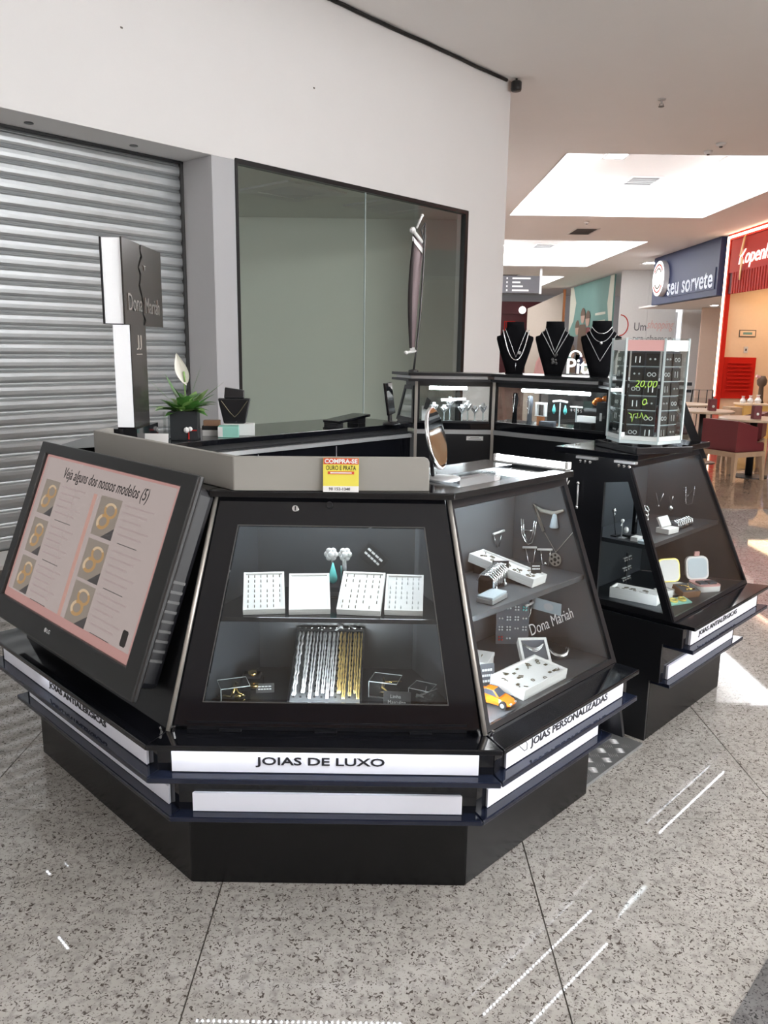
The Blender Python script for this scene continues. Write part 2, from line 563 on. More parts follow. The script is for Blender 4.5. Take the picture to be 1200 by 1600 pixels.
# ---- ceiling with coffers
coff = [(2.74, 7.10, 13.17, 19.07), (2.9, 7.2, 23.2, 30.2), (2.9, 7.3, 34.3, 40.5), (2.9, 7.10, -4.5, 4.9), (-7.0, -4.3, -6.5, -.2)]  # last two coffers lie out of view, added for their light
cx_ = sorted({-14, 22} | {c[0] for c in coff} | {c[1] for c in coff})
cy_ = sorted({-10, 50} | {c[2] for c in coff} | {c[3] for c in coff})
cm = MB()
for i in range(len(cx_) - 1):
    for j in range(len(cy_) - 1):
        mx, my = (cx_[i] + cx_[i + 1]) / 2, (cy_[j] + cy_[j + 1]) / 2
        if any(c[0] < mx < c[1] and c[2] < my < c[3] for c in coff):
            continue
        x0, x1, y0, y1 = cx_[i], cx_[i + 1], cy_[j], cy_[j + 1]
        cm.add([(x0, y0, HC), (x0, y1, HC), (x1, y1, HC), (x1, y0, HC)], [(0, 1, 2, 3)])
ceil = struct(cm.build('ceiling', 'ceiling_paint'))
CD = .55
for c in coff:
    x0, x1, y0, y1 = c
    MB().box(x0 - .1, x1 + .1, y0 - .1, y1 + .1, HC + CD, HC + CD + .05).build('coffer_top', 'ceiling_paint', ceil)
    for k, b in enumerate(((x0 - .02, x0, y0, y1), (x1, x1 + .02, y0, y1), (x0, x1, y0 - .02, y0), (x0, x1, y1, y1 + .02))):
        MB().box(*b, HC, HC + CD).build('coffer_side', 'ceiling_paint', ceil)
    e = .07
    for b in ((x0 + .002, x0 + .012, y0 + e, y1 - e), (x1 - .012, x1 - .002, y0 + e, y1 - e), (x0 + e, x1 - e, y0 + .002, y0 + .012), (x0 + e, x1 - e, y1 - .012, y1 - .002)):
        MB().box(*b, HC + .03, HC + CD - .06).build('cove_light', 'cove_light' if y0 > 10 else 'fill_cove_right' if x0 > 0 else 'fill_cove_left', ceil)

def downlight(x, y, z, label, s=.17, grp='recessed ceiling downlights'):
    t = thing('downlight', label, 'downlight', (x, y, z), 0, grp)
    MB().ring([(-s, -s, 0), (s, -s, 0), (s, s, 0), (-s, s, 0)], [(-s * .8, -s * .8, 0), (s * .8, -s * .8, 0), (s * .8, s * .8, 0), (-s * .8, s * .8, 0)], (0, 0, -.012)).build('frame', 'hoarding_white', t)
    MB().box(-s * .8, s * .8, -s * .8, s * .8, -.009, -.001).build('diffuser', 'spot_light', t)
ZT = HC + CD
f_ = (ZT - 1.55) / (3.9 - 1.55)
for x, y, l in ((2.789, 10.53, 'front left square downlight in the nearest ceiling coffer'), (4.291, 10.6, 'front right square downlight in the nearest ceiling coffer'),
                (2.772, 12.863, 'rear left square downlight in the nearest ceiling coffer'), (4.296, 13.0, 'rear right square downlight in the nearest ceiling coffer'),
                (4.34, 20.3, 'square downlight right of the vent in the second coffer'), (2.62, 19.3, 'square downlight beside the white wall in the second coffer'),
                (3.5, 27.5, 'far square downlight above the hanging direction sign')):
    downlight(x * f_, y * f_, ZT, l, .22)
g_ = (HC - 1.55) / (3.9 - 1.55)
downlight(7.15 * g_, 22.6 * g_, HC, 'square downlight in front of the navy shop sign', .3)
def vent(x, y, z, l, a=.28, b=.2):
    t = thing('ceiling_vent', l, 'vent', (x, y, z), 0, 'ceiling air vents')
    MB().ring([(-a, -b, 0), (a, -b, 0), (a, b, 0), (-a, b, 0)], [(-a + .04, -b + .04, 0), (a - .04, -b + .04, 0), (a - .04, b - .04, 0), (-a + .04, b - .04, 0)], (0, 0, -.02)).build('frame', 'hoarding_white', t)
    MB().box(-a + .04, a - .04, -b + .04, b - .04, -.006, -.001).build('backing', 'vent_dark', t)
    for k in range(5):
        yy = -b + .06 + k * (2 * b - .12) / 4
        MB().box(-a + .04, a - .04, yy - .008, yy + .012, -.016, -.012).build('slat', 'dark_steel', t)
vent(3.555 * f_, 11.954 * f_, ZT, 'dark air vent in the middle of the nearest coffer', .33, .42)
vent(3.917 * g_, 16.894 * g_, HC, 'dark air vent on the ceiling between the first two coffers', .3, .55)
vent(3.598 * f_, 19.303 * f_, ZT, 'dark air vent inside the second coffer', .35, .5)
vent(3.95 * g_, 27.0 * g_, HC, 'dark air vent above the hanging direction sign', .35, .6)
def detector(x, y, l, r=.05):
    t = thing('smoke_detector', l, 'detector', (x, y, HC), 0, 'ceiling detectors')
    MB().lathe([(r, 0), (r, -.025), (r * .7, -.045)], n=16).build('base', 'plastic_white', t, smooth=True)
    MB().lathe([(r * .4, -.045), (r * .3, -.06)], n=12).build('sensor', 'dark_steel', t)
detector(4.81, 12.92, 'round smoke detector nearer the coffer edge', .06)
detector(4.81, 12.45, 'round smoke detector farther from the coffer edge', .07)
detector(3.7 * g_, 15.7 * g_, 'round smoke detector between the first coffer and the vent', .06)
t = thing('sprinkler', 'small sprinkler head hanging from the plain ceiling', 'sprinkler', (3.265, 10.42, HC))
MB().lathe([(.05, 0), (.045, -.012), (.012, -.014), (.012, -.05), (.02, -.055)], n=12).build('body', 'silver_bar', t)
MB().lathe([(.035, -.085), (.035, -.08), (.01, -.075)], n=12).build('deflector', 'dark_steel', t)
MB().tube([(-.02, 0, -.05), (-.022, 0, -.08)], .004, 5).tube([(.02, 0, -.05), (.022, 0, -.08)], .004, 5).build('arm', 'dark_steel', t)

# mall shell out of view
struct(MB().box(-14, 22, -10.1, -10, 0, HC).build('wall_back', 'store_brown'))
wr_ = struct(MB().box(8.8, 9.0, -10, 9.9, 0, HC).build('wall_right', 'store_brown'))
for m_, y0, y1 in (('fill_panel_glow', -9.5, 1.5),):
    n_ = max(1, round((y1 - y0) / 1.8))
    for k in range(n_):
        a, b = y0 + (y1 - y0) * k / n_ + .05, y0 + (y1 - y0) * (k + 1) / n_ - .05
        MB().box(8.74, 8.799, a, b, .25, 3.3).build('fill_panel', m_, wr_)  # unseen glowing panels, added to brighten the shutter wall and ceiling

# ================================================================== KIOSK
LS = math.hypot(.24, .61)
def SL(x, t, n=0):                  # point on the slanted front: along, up the slope, out of the face
    return (x, -.07 + .24 * t / LS - .61 / LS * n, .52 + .61 * t / LS + .24 / LS * n)
NV = Vector((0, -.61 / LS, .24 / LS))
def dd(t): return .07 - .24 * t / LS

def slab(L, mL, mR, df, db, z0, z1, e0=0, e1=0):
    p = [(-df * mL + e0, -df), (L + df * mR - e1, -df), (L + db * mR - e1, -db), (-db * mL + e0, -db)]
    return MB().prism([(x, y, z0) for x, y in p], [(x, y, z1) for x, y in p])

def led_strip(L, mL, mR, d, z, parent, runs):
    x0, x1 = -d * mL + .05, L + d * mR - .05
    n = int((x1 - x0) / .0166)
    MB().box(x0, x1, -d - .005, -d + .005, z - .001, z + .003).build('led_tape', 'plastic_white', parent)
    mb = MB()
    for k in range(n + 1):
        if not any(a <= k / n <= b for a, b in runs): continue      # dead stretches of the tape
        x = x0 + k * (x1 - x0) / n
        mb.box(x - .0025, x + .0025, -d - .0025, -d + .0025, z - .0035, z - .001)
    if mb.v: mb.build('led_dots', 'led_dot', parent, kind='stuff')

def base_unit(name, label, F, L, mL, mR, text, twid, depth=.45, tpos=.5, lower=((0, 1),), upper=((0, 1),)):
    t = F.thing(name, label, 'showcase', group=None)
    slab(L, mL, mR, 0, -depth, 0, .245).build('plinth', 'plinth_black', t, bevel=.003)
    slab(L, mL, mR, .08, -.05, .246, .262).build('lower_ledge', 'navy_gloss', t, bevel=.003)
    slab(L, mL, mR, .04, -depth, .2625, .409).build('lower_body', 'black_gloss', t)
    slab(L, mL, mR, .050, .041, .264, .320, .045, .045).build('lower_light_panel', 'lit_acrylic', t)
    slab(L, mL, mR, .16, .0, .410, .427).build('middle_ledge', 'navy_gloss', t, bevel=.003)
    slab(L, mL, mR, .118, -depth, .4275, .504).build('upper_body', 'black_gloss', t)
    up = slab(L, mL, mR, .128, .119, .430, .4905, .045, .045).build('upper_light_panel', 'lit_acrylic', t)
    slab(L, mL, mR, .16, -depth, .5045, .52).build('top_ledge', 'black_gloss', t, bevel=.003)
    led_strip(L, mL, mR, .075, .4085, t, lower)
    led_strip(L, mL, mR, .145, .503, t, upper)
    if text:
        tm = text_mb(text, twid, .030, .0015, bold=.018)
        tm.xf(Matrix.Translation((L * tpos, -.1282, .4605)) @ Matrix.Rotation(PI / 2, 4, 'X'))
        tm.build('lettering', 'letter_black', up)
    return t

def trap(L, mL, mR, e=0, t0=0, t1=LS):       # corners of the slanted face, inset e
    return [(-dd(t0) * mL + e, t0), (L + dd(t0) * mR - e, t0), (L + dd(t1) * mR - e, t1), (-dd(t1) * mL + e, t1)]

def interior(t, L, mL, mR, lining, left='mitre', right='mitre', yb=.36):
    """lining of a showcase: floor, back, sides"""
    slab(L, mL, mR, .05, -yb, .5205, .527, .006, .006).build('case_floor', lining, t)
    MB().box(yb * mL + .003, L - yb * mR - .003, yb, yb + .012, .5275, 1.128).build('back_panel', lining, t)
    for side, mode in (('left', left), ('right', right)):
        if mode is None: continue
        mm = mL if side == 'left' else mR
        def X(y, mm=mm, side=side): return (y * mm + .003) if side == 'left' else (L - y * mm - .003)
        pts = [(X(-.065), -.065, .5275), (X(yb - .001), yb - .001, .5275), (X(yb - .001), yb - .001, 1.128), (X(.172), .172, 1.128)]
        if side == 'left': pts = pts[::-1]
        MB().plate(pts, (.003 if side == 'left' else -.003, 0, 0)).build('side_panel', lining, t)

# ---------------------------------------------------------------- front showcase A
LA = .805
A = base_unit('display_case', 'black front showcase with framed glass door, lettered for luxury jewels', FA, LA, MIT, MIT, 'JOIAS DE LUXO', .345, tpos=.483, lower=((0, .24), (.26, .80)))
outer = trap(LA, MIT, MIT, .012, .012, LS - .004)
win_ = [(.063, .078), (.732, .078), (.664, .566), (.137, .566)]
MB().ring([SL(*p, -.012) for p in outer], [SL(*p, -.012) for p in win_], NV * .016).build('door', 'black_gloss', A)
wp = MB().plate([SL(*p, -.008) for p in win_], NV * .006).build('glass_pane', 'case_glass', A)
# thin bevel line around the pane
w2 = [(.060, .075), (.735, .075), (.667, .569), (.134, .569)]
MB().ring([SL(*p, .0042) for p in w2], [SL(*p, .0042) for p in win_], NV * .0015).build('pane_edge', 'dark_steel', A)
lk = MB()
for k in range(18):
    pass
def disc_on_slope(x, t, r, h, n0=.004):
    mb = MB().lathe([(r, 0), (r, h * .7), (r * .85, h)], n=18)
    R = NV.to_track_quat('Z', 'Y').to_matrix().to_4x4()
    return mb.xf(Matrix.Translation(SL(x, t, n0)) @ R)
l1 = disc_on_slope(.297, .617, .0105, .006).build('door_lock', 'silver', A, smooth=False)
MB().box(-.0015, .0015, -.006, .006, 0, .0006).xf(Matrix.Translation(SL(.297, .617, .0102)) @ NV.to_track_quat('Z', 'Y').to_matrix().to_4x4()).build('keyhole', 'black_matte', l1)
disc_on_slope(.394, .628, .010, .010).build('door_knob', 'black_satin', A)
for xx in (.14, .40, .66):
    MB().box(xx - .03, xx + .03, -.079, -.071, .521, .5275).build('hinge', 'black_satin', A)
for sgn in (0, 1):
    p0 = SL(-dd(0) * MIT, 0, 0) if sgn == 0 else SL(LA + dd(0) * MIT, 0, 0)
    p1 = SL(-dd(LS) * MIT, LS, 0) if sgn == 0 else SL(LA + dd(LS) * MIT, LS, 0)
    off = Vector((0, -.006, 0))
    mb = MB().tube([Vector(p0) + off, Vector(p1) + off], .0065, 8)
    mb.build('corner_trim', 'brushed_trim', A, smooth=True)
    mb = MB()
    for k in (-1, 1):
        mb.tube([Vector(p0) + off + Vector((k * .016, -.004, .0)), Vector(p0) + off + Vector((k * .020, -.008, .018))], .004, 6)
    mb.build('trim_screw', 'chrome', A)
interior(A, LA, MIT, MIT, 'case_lining_dark')
slab(LA, MIT, MIT, -.062, -.358, .786, .80, .008, .008).build('shelf', 'black_gloss', A, bevel=.001)
slab(LA, MIT, MIT, -.13, -.50, 1.13, 1.15).build('countertop', 'counter_black', A, bevel=.004)
lt = MB().box(.12, .69, .205, .218, 1.106, 1.118).build('tube_lamp', 'tube_light', A)
MB().box(.11, .70, .200, .222, 1.118, 1.129).build('lamp_holder', 'plastic_white', A)
MB().box(.290, .480, -.022, -.008, .536, .546).build('floor_lamp', 'lamp_strong', A)
MB().box(.285, .485, -.024, -.006, .5275, .5355).build('lamp_holder', 'plastic_white', A)
MB().box(.02, LA - .02, -.0665, -.058, .5205, .545).build('door_sill', 'black_satin', A)

# ---------------------------------------------------------------- showcase C with television
LC = 1.067
Cc = base_unit('display_case', 'black showcase carrying the television, lettered for hypoallergenic jewels', FC, LC, 0, MIT, 'JOIAS ANTIALÉRGICAS', .40, tpos=.60, lower=((.10, .12),), upper=((.34, .42),))
o_ = trap(LC, 0, MIT, .004)
o_[0] = (.115, o_[0][1]); o_[3] = (.115, o_[3][1])
MB().plate([SL(*p, -.014) for p in o_], NV * .014).build('slanted_front', 'black_satin', Cc)
slab(LC, 0, MIT, -.13, -.50, 1.13, 1.15, .115).build('countertop', 'counter_black', Cc, bevel=.004)
MB().plate([(.115, -.064, .5205), (.115, .45, .5205), (.115, .45, 1.129), (.115, .174, 1.129)], (.012, 0, 0)).build('end_panel', 'black_satin', Cc)
MB().box(.128, LC - .45 * MIT, .43, .45, .5205, 1.129).build('back_panel', 'black_satin', Cc)

# television, its own frame on the slope
tv = FC.thing('television', 'black flat television with a jewellery price slide, mounted on the slanted case', 'television')
X0, X1, T0, T1 = -.005, 1.045, .050, .690
SX0, SX1, ST0, ST1 = .047, .962, .128, .648
def R4(x0, x1, t0, t1, n): return [SL(x0, t0, n), SL(x1, t0, n), SL(x1, t1, n), SL(x0, t1, n)]
MB().ring(R4(X0, X1, T0, T1, .085), R4(SX0, SX1, ST0, ST1, .085), NV * .020).build('bezel', 'tv_bezel', tv, bevel=.006)
MB().plate(R4(X0 + .03, X1 - .03, T0 + .03, T1 - .03, .012), NV * .0725).build('back_shell', 'black_satin', tv, bevel=.02)
MB().plate(R4(.30, .75, .2, .5, .001), NV * .0108).build('wall_bracket', 'dark_steel', tv)
scr = MB().plate(R4(SX0, SX1, ST0, ST1, .088), NV * .004).build('screen', 'tv_screen', tv)
def scr_patch(pts, m_, name, n=.0925, par=None, th=.0004):
    """pts in screen fractions (0..1, 0..1 from bottom left)"""
    q = [SL(SX0 + u * (SX1 - SX0), ST0 + v * (ST1 - ST0), n) for u, v in pts]
    return MB().plate(q, NV * th).build(name, m_, par or scr)
def rc(u0, u1, v0, v1): return [(u0, v0), (u1, v0), (u1, v1), (u0, v1)]
scr_patch(rc(0, 1, 0, .055), 'tv_rim', 'slide_border'); scr_patch(rc(.975, 1, .055, 1), 'tv_rim', 'slide_border')
scr_patch(rc(0, .975, .985, 1), 'tv_rim', 'slide_border'); scr_patch(rc(0, .012, .055, .985), 'tv_rim', 'slide_border')
scr_patch(rc(.462, .487, .055, .83), 'tv_band', 'slide_divider')
tm = text_mb('Veja alguns dos nossos modelos (5)', .58, .050, .0005, shear=.25, bold=.004)
Rs = Matrix((Vector((1, 0, 0)), Vector((0, .24 / LS, .61 / LS)), NV)).transposed().to_4x4()
tm.xf(Matrix.Translation(SL(SX0 + .505 * (SX1 - SX0), ST0 + .895 * (ST1 - ST0), .0925)) @ Rs)
tm.build('slide_title', 'tv_text', scr)
def slide_photo(u0, v0, seed, w=.125, h=.235):
    r = random.Random(seed)
    scr_patch(rc(u0, u0 + w, v0, v0 + h), 'tv_photo', 'slide_photo')
    def P(a, b): return (u0 + a * w, v0 + b * h)
    scr_patch([P(.50, 0), P(1, 0), P(1, .30)], 'tv_photo_dark', 'photo_corner', .0930, scr)
    q = lambda u, v, n: SL(SX0 + u * (SX1 - SX0), ST0 + v * (ST1 - ST0), n)
    def hoop(cx, cy, a, b, rot, wid, n, m_, k0=0, k1=24):
        mb = MB(); pr = []
        for k in range(k0, k1 + 1):
            t = 2 * PI * k / 24
            for rr in (1, 1 - wid):
                x, y = a * rr * math.cos(t), b * rr * math.sin(t)
                pr.append(P(cx + x * math.cos(rot) - y * math.sin(rot), cy + (x * math.sin(rot) + y * math.cos(rot)) * .62))
        for i in range(len(pr) // 2 - 1):
            mb.add([q(*pr[2 * i], n), q(*pr[2 * i + 2], n), q(*pr[2 * i + 3], n), q(*pr[2 * i + 1], n)], [(0, 1, 2, 3), (3, 2, 1, 0)])
        mb.build('photo_ring', m_, scr)
    j = r.uniform(-.04, .04)
    hoop(.60 + j, .68, .30, .32, .4, .34, .0931, 'tv_gold')
    hoop(.60 + j, .68, .30, .32, .4, .30, .0932, 'tv_gold_light', 1, 9)
    hoop(.42 - j, .38, .28, .34, -.5, .42, .0933, 'tv_gold')
    hoop(.42 - j, .38, .28, .34, -.5, .36, .0934, 'tv_gold_light', 10, 17)
def slide_text(u0, v0):
    for k in range(5):
        scr_patch(rc(u0, u0 + .19 - (k % 3) * .03, v0 + .19 - k * .043, v0 + .200 - k * .043), 'tv_grey', 'slide_text_line')
    scr_patch(rc(u0 + .02, u0 + .15, v0 - .030, v0 - .026), 'tv_photo_dark', 'slide_rule')
for k, vv in enumerate((.60, .33, .065)):
    slide_photo(.055, vv, k); slide_text(.205, vv + .02)
    slide_photo(.520, vv - .01, k + 5, .150, .245); slide_text(.695, vv + .02)
scr_patch([(.915, .075), (.94, .075), (.945, .085), (.945, .155), (.94, .165), (.915, .165), (.910, .155), (.910, .085)], 'tv_text', 'slide_button')
lg = text_mb('LG', .022, .013, .0006, bold=.02).xf(Matrix.Translation(SL(.475, .098, .1053)) @ Rs)
lg.build('maker_logo', 'silver_pale', tv)
MB().lathe([(.0075, 0), (.0075, .0006)], n=16).xf(Matrix.Translation(SL(.452, .098, .1053)) @ Rs).build('maker_badge', 'silver_pale', tv)
for k in range(9):
    MB().plate([SL(X1 - .0295, .16 + k * .028, .03), SL(X1 - .0295, .168 + k * .028, .03), SL(X1 - .0295, .168 + k * .028, .07), SL(X1 - .0295, .16 + k * .028, .07)], (.002, 0, 0)).build('vent_slot', 'dark_steel', tv)

# ---------------------------------------------------------------- showcase B
LB = .70
B = base_unit('display_case', 'black right showcase with full glass front, lettered for personalised jewels', FB, LB, MIT, 0, 'JOIAS PERSONALIZADAS', .44, tpos=.47)
def glass_front(t, L, mL, mR, e=.020):
    out = trap(L, mL, mR, .004)
    inn = trap(L, mL, mR, e, .016, LS - .035)
    MB().ring([SL(*p, -.012) for p in out], [SL(*p, -.012) for p in inn], NV * .016).build('front_frame', 'black_satin', t)
    MB().plate([SL(*p, -.006) for p in inn], NV * .005).build('glass_pane', 'case_glass', t)
glass_front(B, LB, MIT, 0)
interior(B, LB, MIT, 0, 'case_lining')
slab(LB, MIT, 0, -.062, -.358, .782, .80, .008, .004).build('shelf', 'case_lining', B, bevel=.001)
# glazed top with black rim
o4 = [(.13 * MIT, .13), (LB, .13), (LB, .50), (.50 * MIT, .50)]
i4 = [(.20 * MIT + .06, .185), (LB - .03, .185), (LB - .03, .36), (.36 * MIT + .03, .36)]
MB().ring([(x, y, 1.13) for x, y in o4], [(x, y, 1.13) for x, y in i4], (0, 0, .02)).build('top_rim', 'counter_black', B, bevel=.003)
MB().prism([(x, y, 1.138) for x, y in i4], [(x, y, 1.143) for x, y in i4]).build('top_glass', 'case_glass', B)
MB().plate([(LB - .001, -.12, .262), (LB - .001, .45, .262), (LB - .001, .45, 1.129), (LB - .001, .172, 1.129), (LB - .001, -.068, .52)], (.014, 0, 0)).build('end_panel', 'black_satin', B)
tl = FB.thing('tube_lamp', 'short white tube lamp glowing on the far rim of the right showcase', 'lamp', LB - .005, .15, 1.151)
MB().box(-.016, .016, 0, .30, 0, .006).build('holder', 'plastic_white', tl)
MB().tube([(0, .008, .015), (0, .292, .015)], .010, 10).build('tube', 'tube_light', tl, smooth=True)
MB().box(-.012, .012, -.004, .008, .004, .026).box(-.012, .012, .292, .304, .004, .026).build('end_cap', 'plastic_white', tl)
MB().box(.10, .60, .20, .212, 1.108, 1.120).build('tube_lamp', 'tube_light', B)
MB().box(.09, .61, .197, .215, 1.120, 1.1295).build('lamp_holder', 'plastic_white', B)
MB().tube([SL(-dd(.05) * MIT + .014, .05, -.022), SL(-dd(.30) * MIT + .014, .30, -.022)], .005, 6).build('corner_lamp', 'lamp_strong', B)
w_ = MB().tube([(.02, -.150, .495), (.032, -.158, .480), (.048, -.156, .478), (.058, -.150, .488), (.052, -.146, .500)], .0014, 5)
w_.tube([(-.035, -.130, .497), (-.048, -.138, .484), (-.052, -.130, .476)], .0014, 5).build('loose_wire', 'dark_steel', B, smooth=True)
tm = text_mb('Dona Mariah', .245, .034, .0006, bold=-.006)
tm.xf(Matrix.Translation(SL(.420, .210, -.0068)) @ Rs).build('glass_lettering', 'silver_bar', B)

# ---------------------------------------------------------------- showcase D
LD = .75
D = base_unit('display_case', 'black showcase behind the entrance gap with glazed end, lettered for hypoallergenic jewels', FD, LD, 0, MIT, 'JOIAS ANTIALÉRGICAS', .40, tpos=.42, upper=())
glass_front(D, LD, 0, MIT, .018)
interior(D, LD, 0, MIT, 'case_lining_dark', left=None)
slab(LD, 0, MIT, -.062, -.358, .782, .80, .02, .004).build('shelf', 'case_lining_dark', D, bevel=.001)
eo = [(0, .45, .5205), (0, -.068, .5205), (0, .172, 1.129), (0, .45, 1.129)]
ei = [(0, .262, .545), (0, -.028, .545), (0, .160, 1.045), (0, .262, 1.030)]
MB().ring(eo, ei, (.014, 0, 0)).build('end_frame', 'black_satin', D)
MB().plate([(x + .005, y, z) for x, y, z in ei], (.004, 0, 0)).build('end_glass', 'case_glass', D)
lo = [(0, .45, 0), (0, .001, 0), (0, .001, .262), (0, -.04, .262), (0, -.04, .427), (0, -.118, .427), (0, -.118, .504), (0, .45, .504)]
MB().plate([(x - .012, y, z) for x, y, z in lo], (.0118, 0, 0)).build('end_panel', 'black_satin', D)
slab(LD, 0, MIT, -.125, -.50, 1.13, 1.155).build('countertop', 'black_gloss', D, bevel=.003)
for xx, yy in ((-.03, .34), (-.03, .17)):
    MB().box(-.022, .0, yy - .045, yy + .045, 1.118, 1.128).build('door_runner', 'silver_bar', D)
    for k in (-1, 0, 1):
        MB().ball((-.024, yy + k * .022, 1.108), .0065, 8).build('runner_bolt', 'silver', D)
MB().box(.14, .62, .20, .212, 1.108, 1.120).build('tube_lamp', 'tube_light', D)
MB().box(.13, .63, .197, .215, 1.120, 1.1295).build('lamp_holder', 'plastic_white', D)
MB().tube([SL(.022, .04, -.022), SL(.022, .22, -.022)], .004, 6).build('corner_lamp', 'tube_light', D)

hd_ = MB().tube([(-.016, .37, .915), (-.016, .37, 1.015)], .004, 8).build('pull_handle', 'silver_bar', D, smooth=True)
MB().ball((-.016, .37, .915), .008, 8).ball((-.016, .37, 1.015), .008, 8).build('handle_knob', 'silver', hd_, smooth=True)
sc = FD.thing('scissors', 'thin steel scissors hanging on the dark end of the entrance case', 'scissors', -.006, .425, .99)
MB().tube([(-.004, .0, .055), (-.006, .008, -.06)], .0028, 6).tube([(-.008, -.012, .03), (-.008, .012, -.02)], .0026, 6).build('blade', 'silver_pale', sc, smooth=True)
MB().tube([(-.007, .016 + .010 * math.cos(a * PI / 5), -.03 + .010 * math.sin(a * PI / 5)) for a in range(10)], .002, 5, True).build('handle', 'silver_pale', sc, smooth=True)
MB().ball((-.002, 0, .056), .004, 6).build('hook', 'silver', sc)

# ---------------------------------------------------------------- checker plate in the entrance
pe = FB.thing('checker_plate', 'bright aluminium checker plate on the floor of the kiosk entrance', 'floor plate')
a0, a1 = LB + .016, LB + .475
MB().box(a0, a1, .02, .62, 0.0005, .012).build('plate', 'checker_plate', pe)
mb = MB()
q = .052
for i in range(int((a1 - a0) / q)):
    for j in range(int(.60 / q)):
        cx, cy = a0 + (i + .5) * q, .03 + (j + .5) * q
        an = PI / 4 if (i + j) % 2 else -PI / 4
        for k in range(5):
            off = (k - 2) * .0075
            ux, uy = math.cos(an), math.sin(an)
            px, py = cx - uy * off, cy + ux * off
            h = .019
            mb.add([(px - ux * h, py - uy * h, .012), (px + uy * .0022, py - ux * .0022, .012), (px + ux * h, py + uy * h, .012), (px - uy * .0022, py + ux * .0022, .012), (px, py, .0142)],
                   [(0, 1, 4), (1, 2, 4), (2, 3, 4), (3, 0, 4)])
mb.build('tread_bars', 'silver_bar', pe, kind='stuff')

# ---------------------------------------------------------------- tall cabinets E F G
def tall(label, F, L, mL, mR, el=0, er=0, tube=None, yb=.32, yt=.235):
    t = F.thing('wall_cabinet', label, 'cabinet')
    def sl(y0, y1, z0, z1, e0=0, e1=0):
        p = [(-y0 * mL + e0, y0), (L + y0 * mR - e1, y0), (L + y1 * mR - e1, y1), (-y1 * mL + e0, y1)]
        return MB().prism([(x, y, z0) for x, y in p], [(x, y, z1) for x, y in p])
    sl(.0, .12, 0, 1.08).build('body', 'black_satin', t)
    sl(-.012, .02, 1.0805, 1.104).build('sill_bar', 'silver_bar', t)
    sl(.0, yb, 1.1045, 1.14).build('window_base', 'black_gloss', t)
    sl(-.003, .02, 1.14, 1.152, .02, .02).build('track', 'black_satin', t)
    sl(.0, yt, 1.345, 1.372).build('top_beam', 'black_satin', t)
    sl(-.07, yt + .02, 1.3725, 1.386, -el, -er).build('cap_board', 'black_satin', t, bevel=.001)
    sl(-.05, yt, 1.3865, 1.402, -el + .02, -er + .02).build('cap_core', 'silver_bar', t)
    sl(-.07, yt + .02, 1.4025, 1.418, -el, -er).build('cap_board', 'black_satin', t, bevel=.001)
    x0, x1 = .0, L
    MB().box(x0 + .02, x1 - .02, .006, .011, 1.152, 1.345).build('inner_glass', 'case_glass', t)
    a = [(-yb * mL, yb - .006, 1.1405), (L + yb * mR, yb - .006, 1.1405), (L + yt * mR, yt - .006, 1.3445), (-yt * mL, yt - .006, 1.3445)]
    MB().plate(a, (0, .005, 0)).build('outer_glass', 'case_glass', t)
    for xx, sg in ((x0, 1), (x1, -1)):
        MB().box(min(xx, xx + sg * .02), max(xx, xx + sg * .02), 0, .018, 1.14, 1.345).build('post', 'black_satin', t)
    if tube:
        MB().tube([(tube[0], .035, 1.333), (tube[1], .035, 1.333)], .009, 8).build('tube_lamp', 'tube_light', t, smooth=True)
    return t
TG = tall('tall glazed cabinet facing the front, with a white notice below its window', FG, .43, MIT, MIT, el=.075, tube=(.075, .285), yb=.24, yt=.13)
TF = tall('tall glazed cabinet with the longest tube lamp, left of the card carousel', FF, .72, MIT, MIT, tube=(.17, .585))
TE = tall('tall glazed cabinet with slanted black end, behind the card carousel', FE, .246, MIT, MIT, er=.03)
for F_, t_, xs in ((FG, TG, (0.0, .43)), (FF, TF, ())):
    for xx in xs:
        MB().box(xx - .008, xx + .008, -.020, -.0125, .5, 1.372).build('silver_post', 'brushed_trim', t_)
MB().box(.288, .382, -.004, -.0005, 1.045, 1.068).build('notice', 'white_box', TG)
MB().box(.310, .360, -.0046, -.004, 1.059, 1.062).box(.300, .370, -.0046, -.004, 1.051, 1.054).build('notice_print', 'grey_sign', TG)
# left end of G: slanted glazed panel
gl = [(-.02 * MIT, .02, 1.14), (-.24 * MIT, .24, 1.14), (-.13 * MIT, .13, 1.345), (-.02 * MIT, .02, 1.345)]
def shrink(p, k):
    c = sum((Vector(q) for q in p), Vector()) / len(p)
    return [tuple(c + (Vector(q) - c) * k) for q in p]
MB().ring(gl, shrink(gl, .78), (-.008, -.003, 0)).build('end_frame', 'black_satin', TG)
MB().plate(shrink(gl, .78), (-.003, -.001, 0)).build('end_glass', 'case_glass', TG)
# near end of E
ge = [(.246 + y * MIT, y, z) for y, z in ((.02, 1.08), (.345, 1.08), (.235, 1.345), (.02, 1.345))]
MB().ring(ge, shrink(ge, .74), (.012, 0, 0)).build('end_frame', 'black_satin', TE)
MB().plate(shrink(ge, .74), (.004, 0, 0)).build('end_glass', 'case_glass', TE)
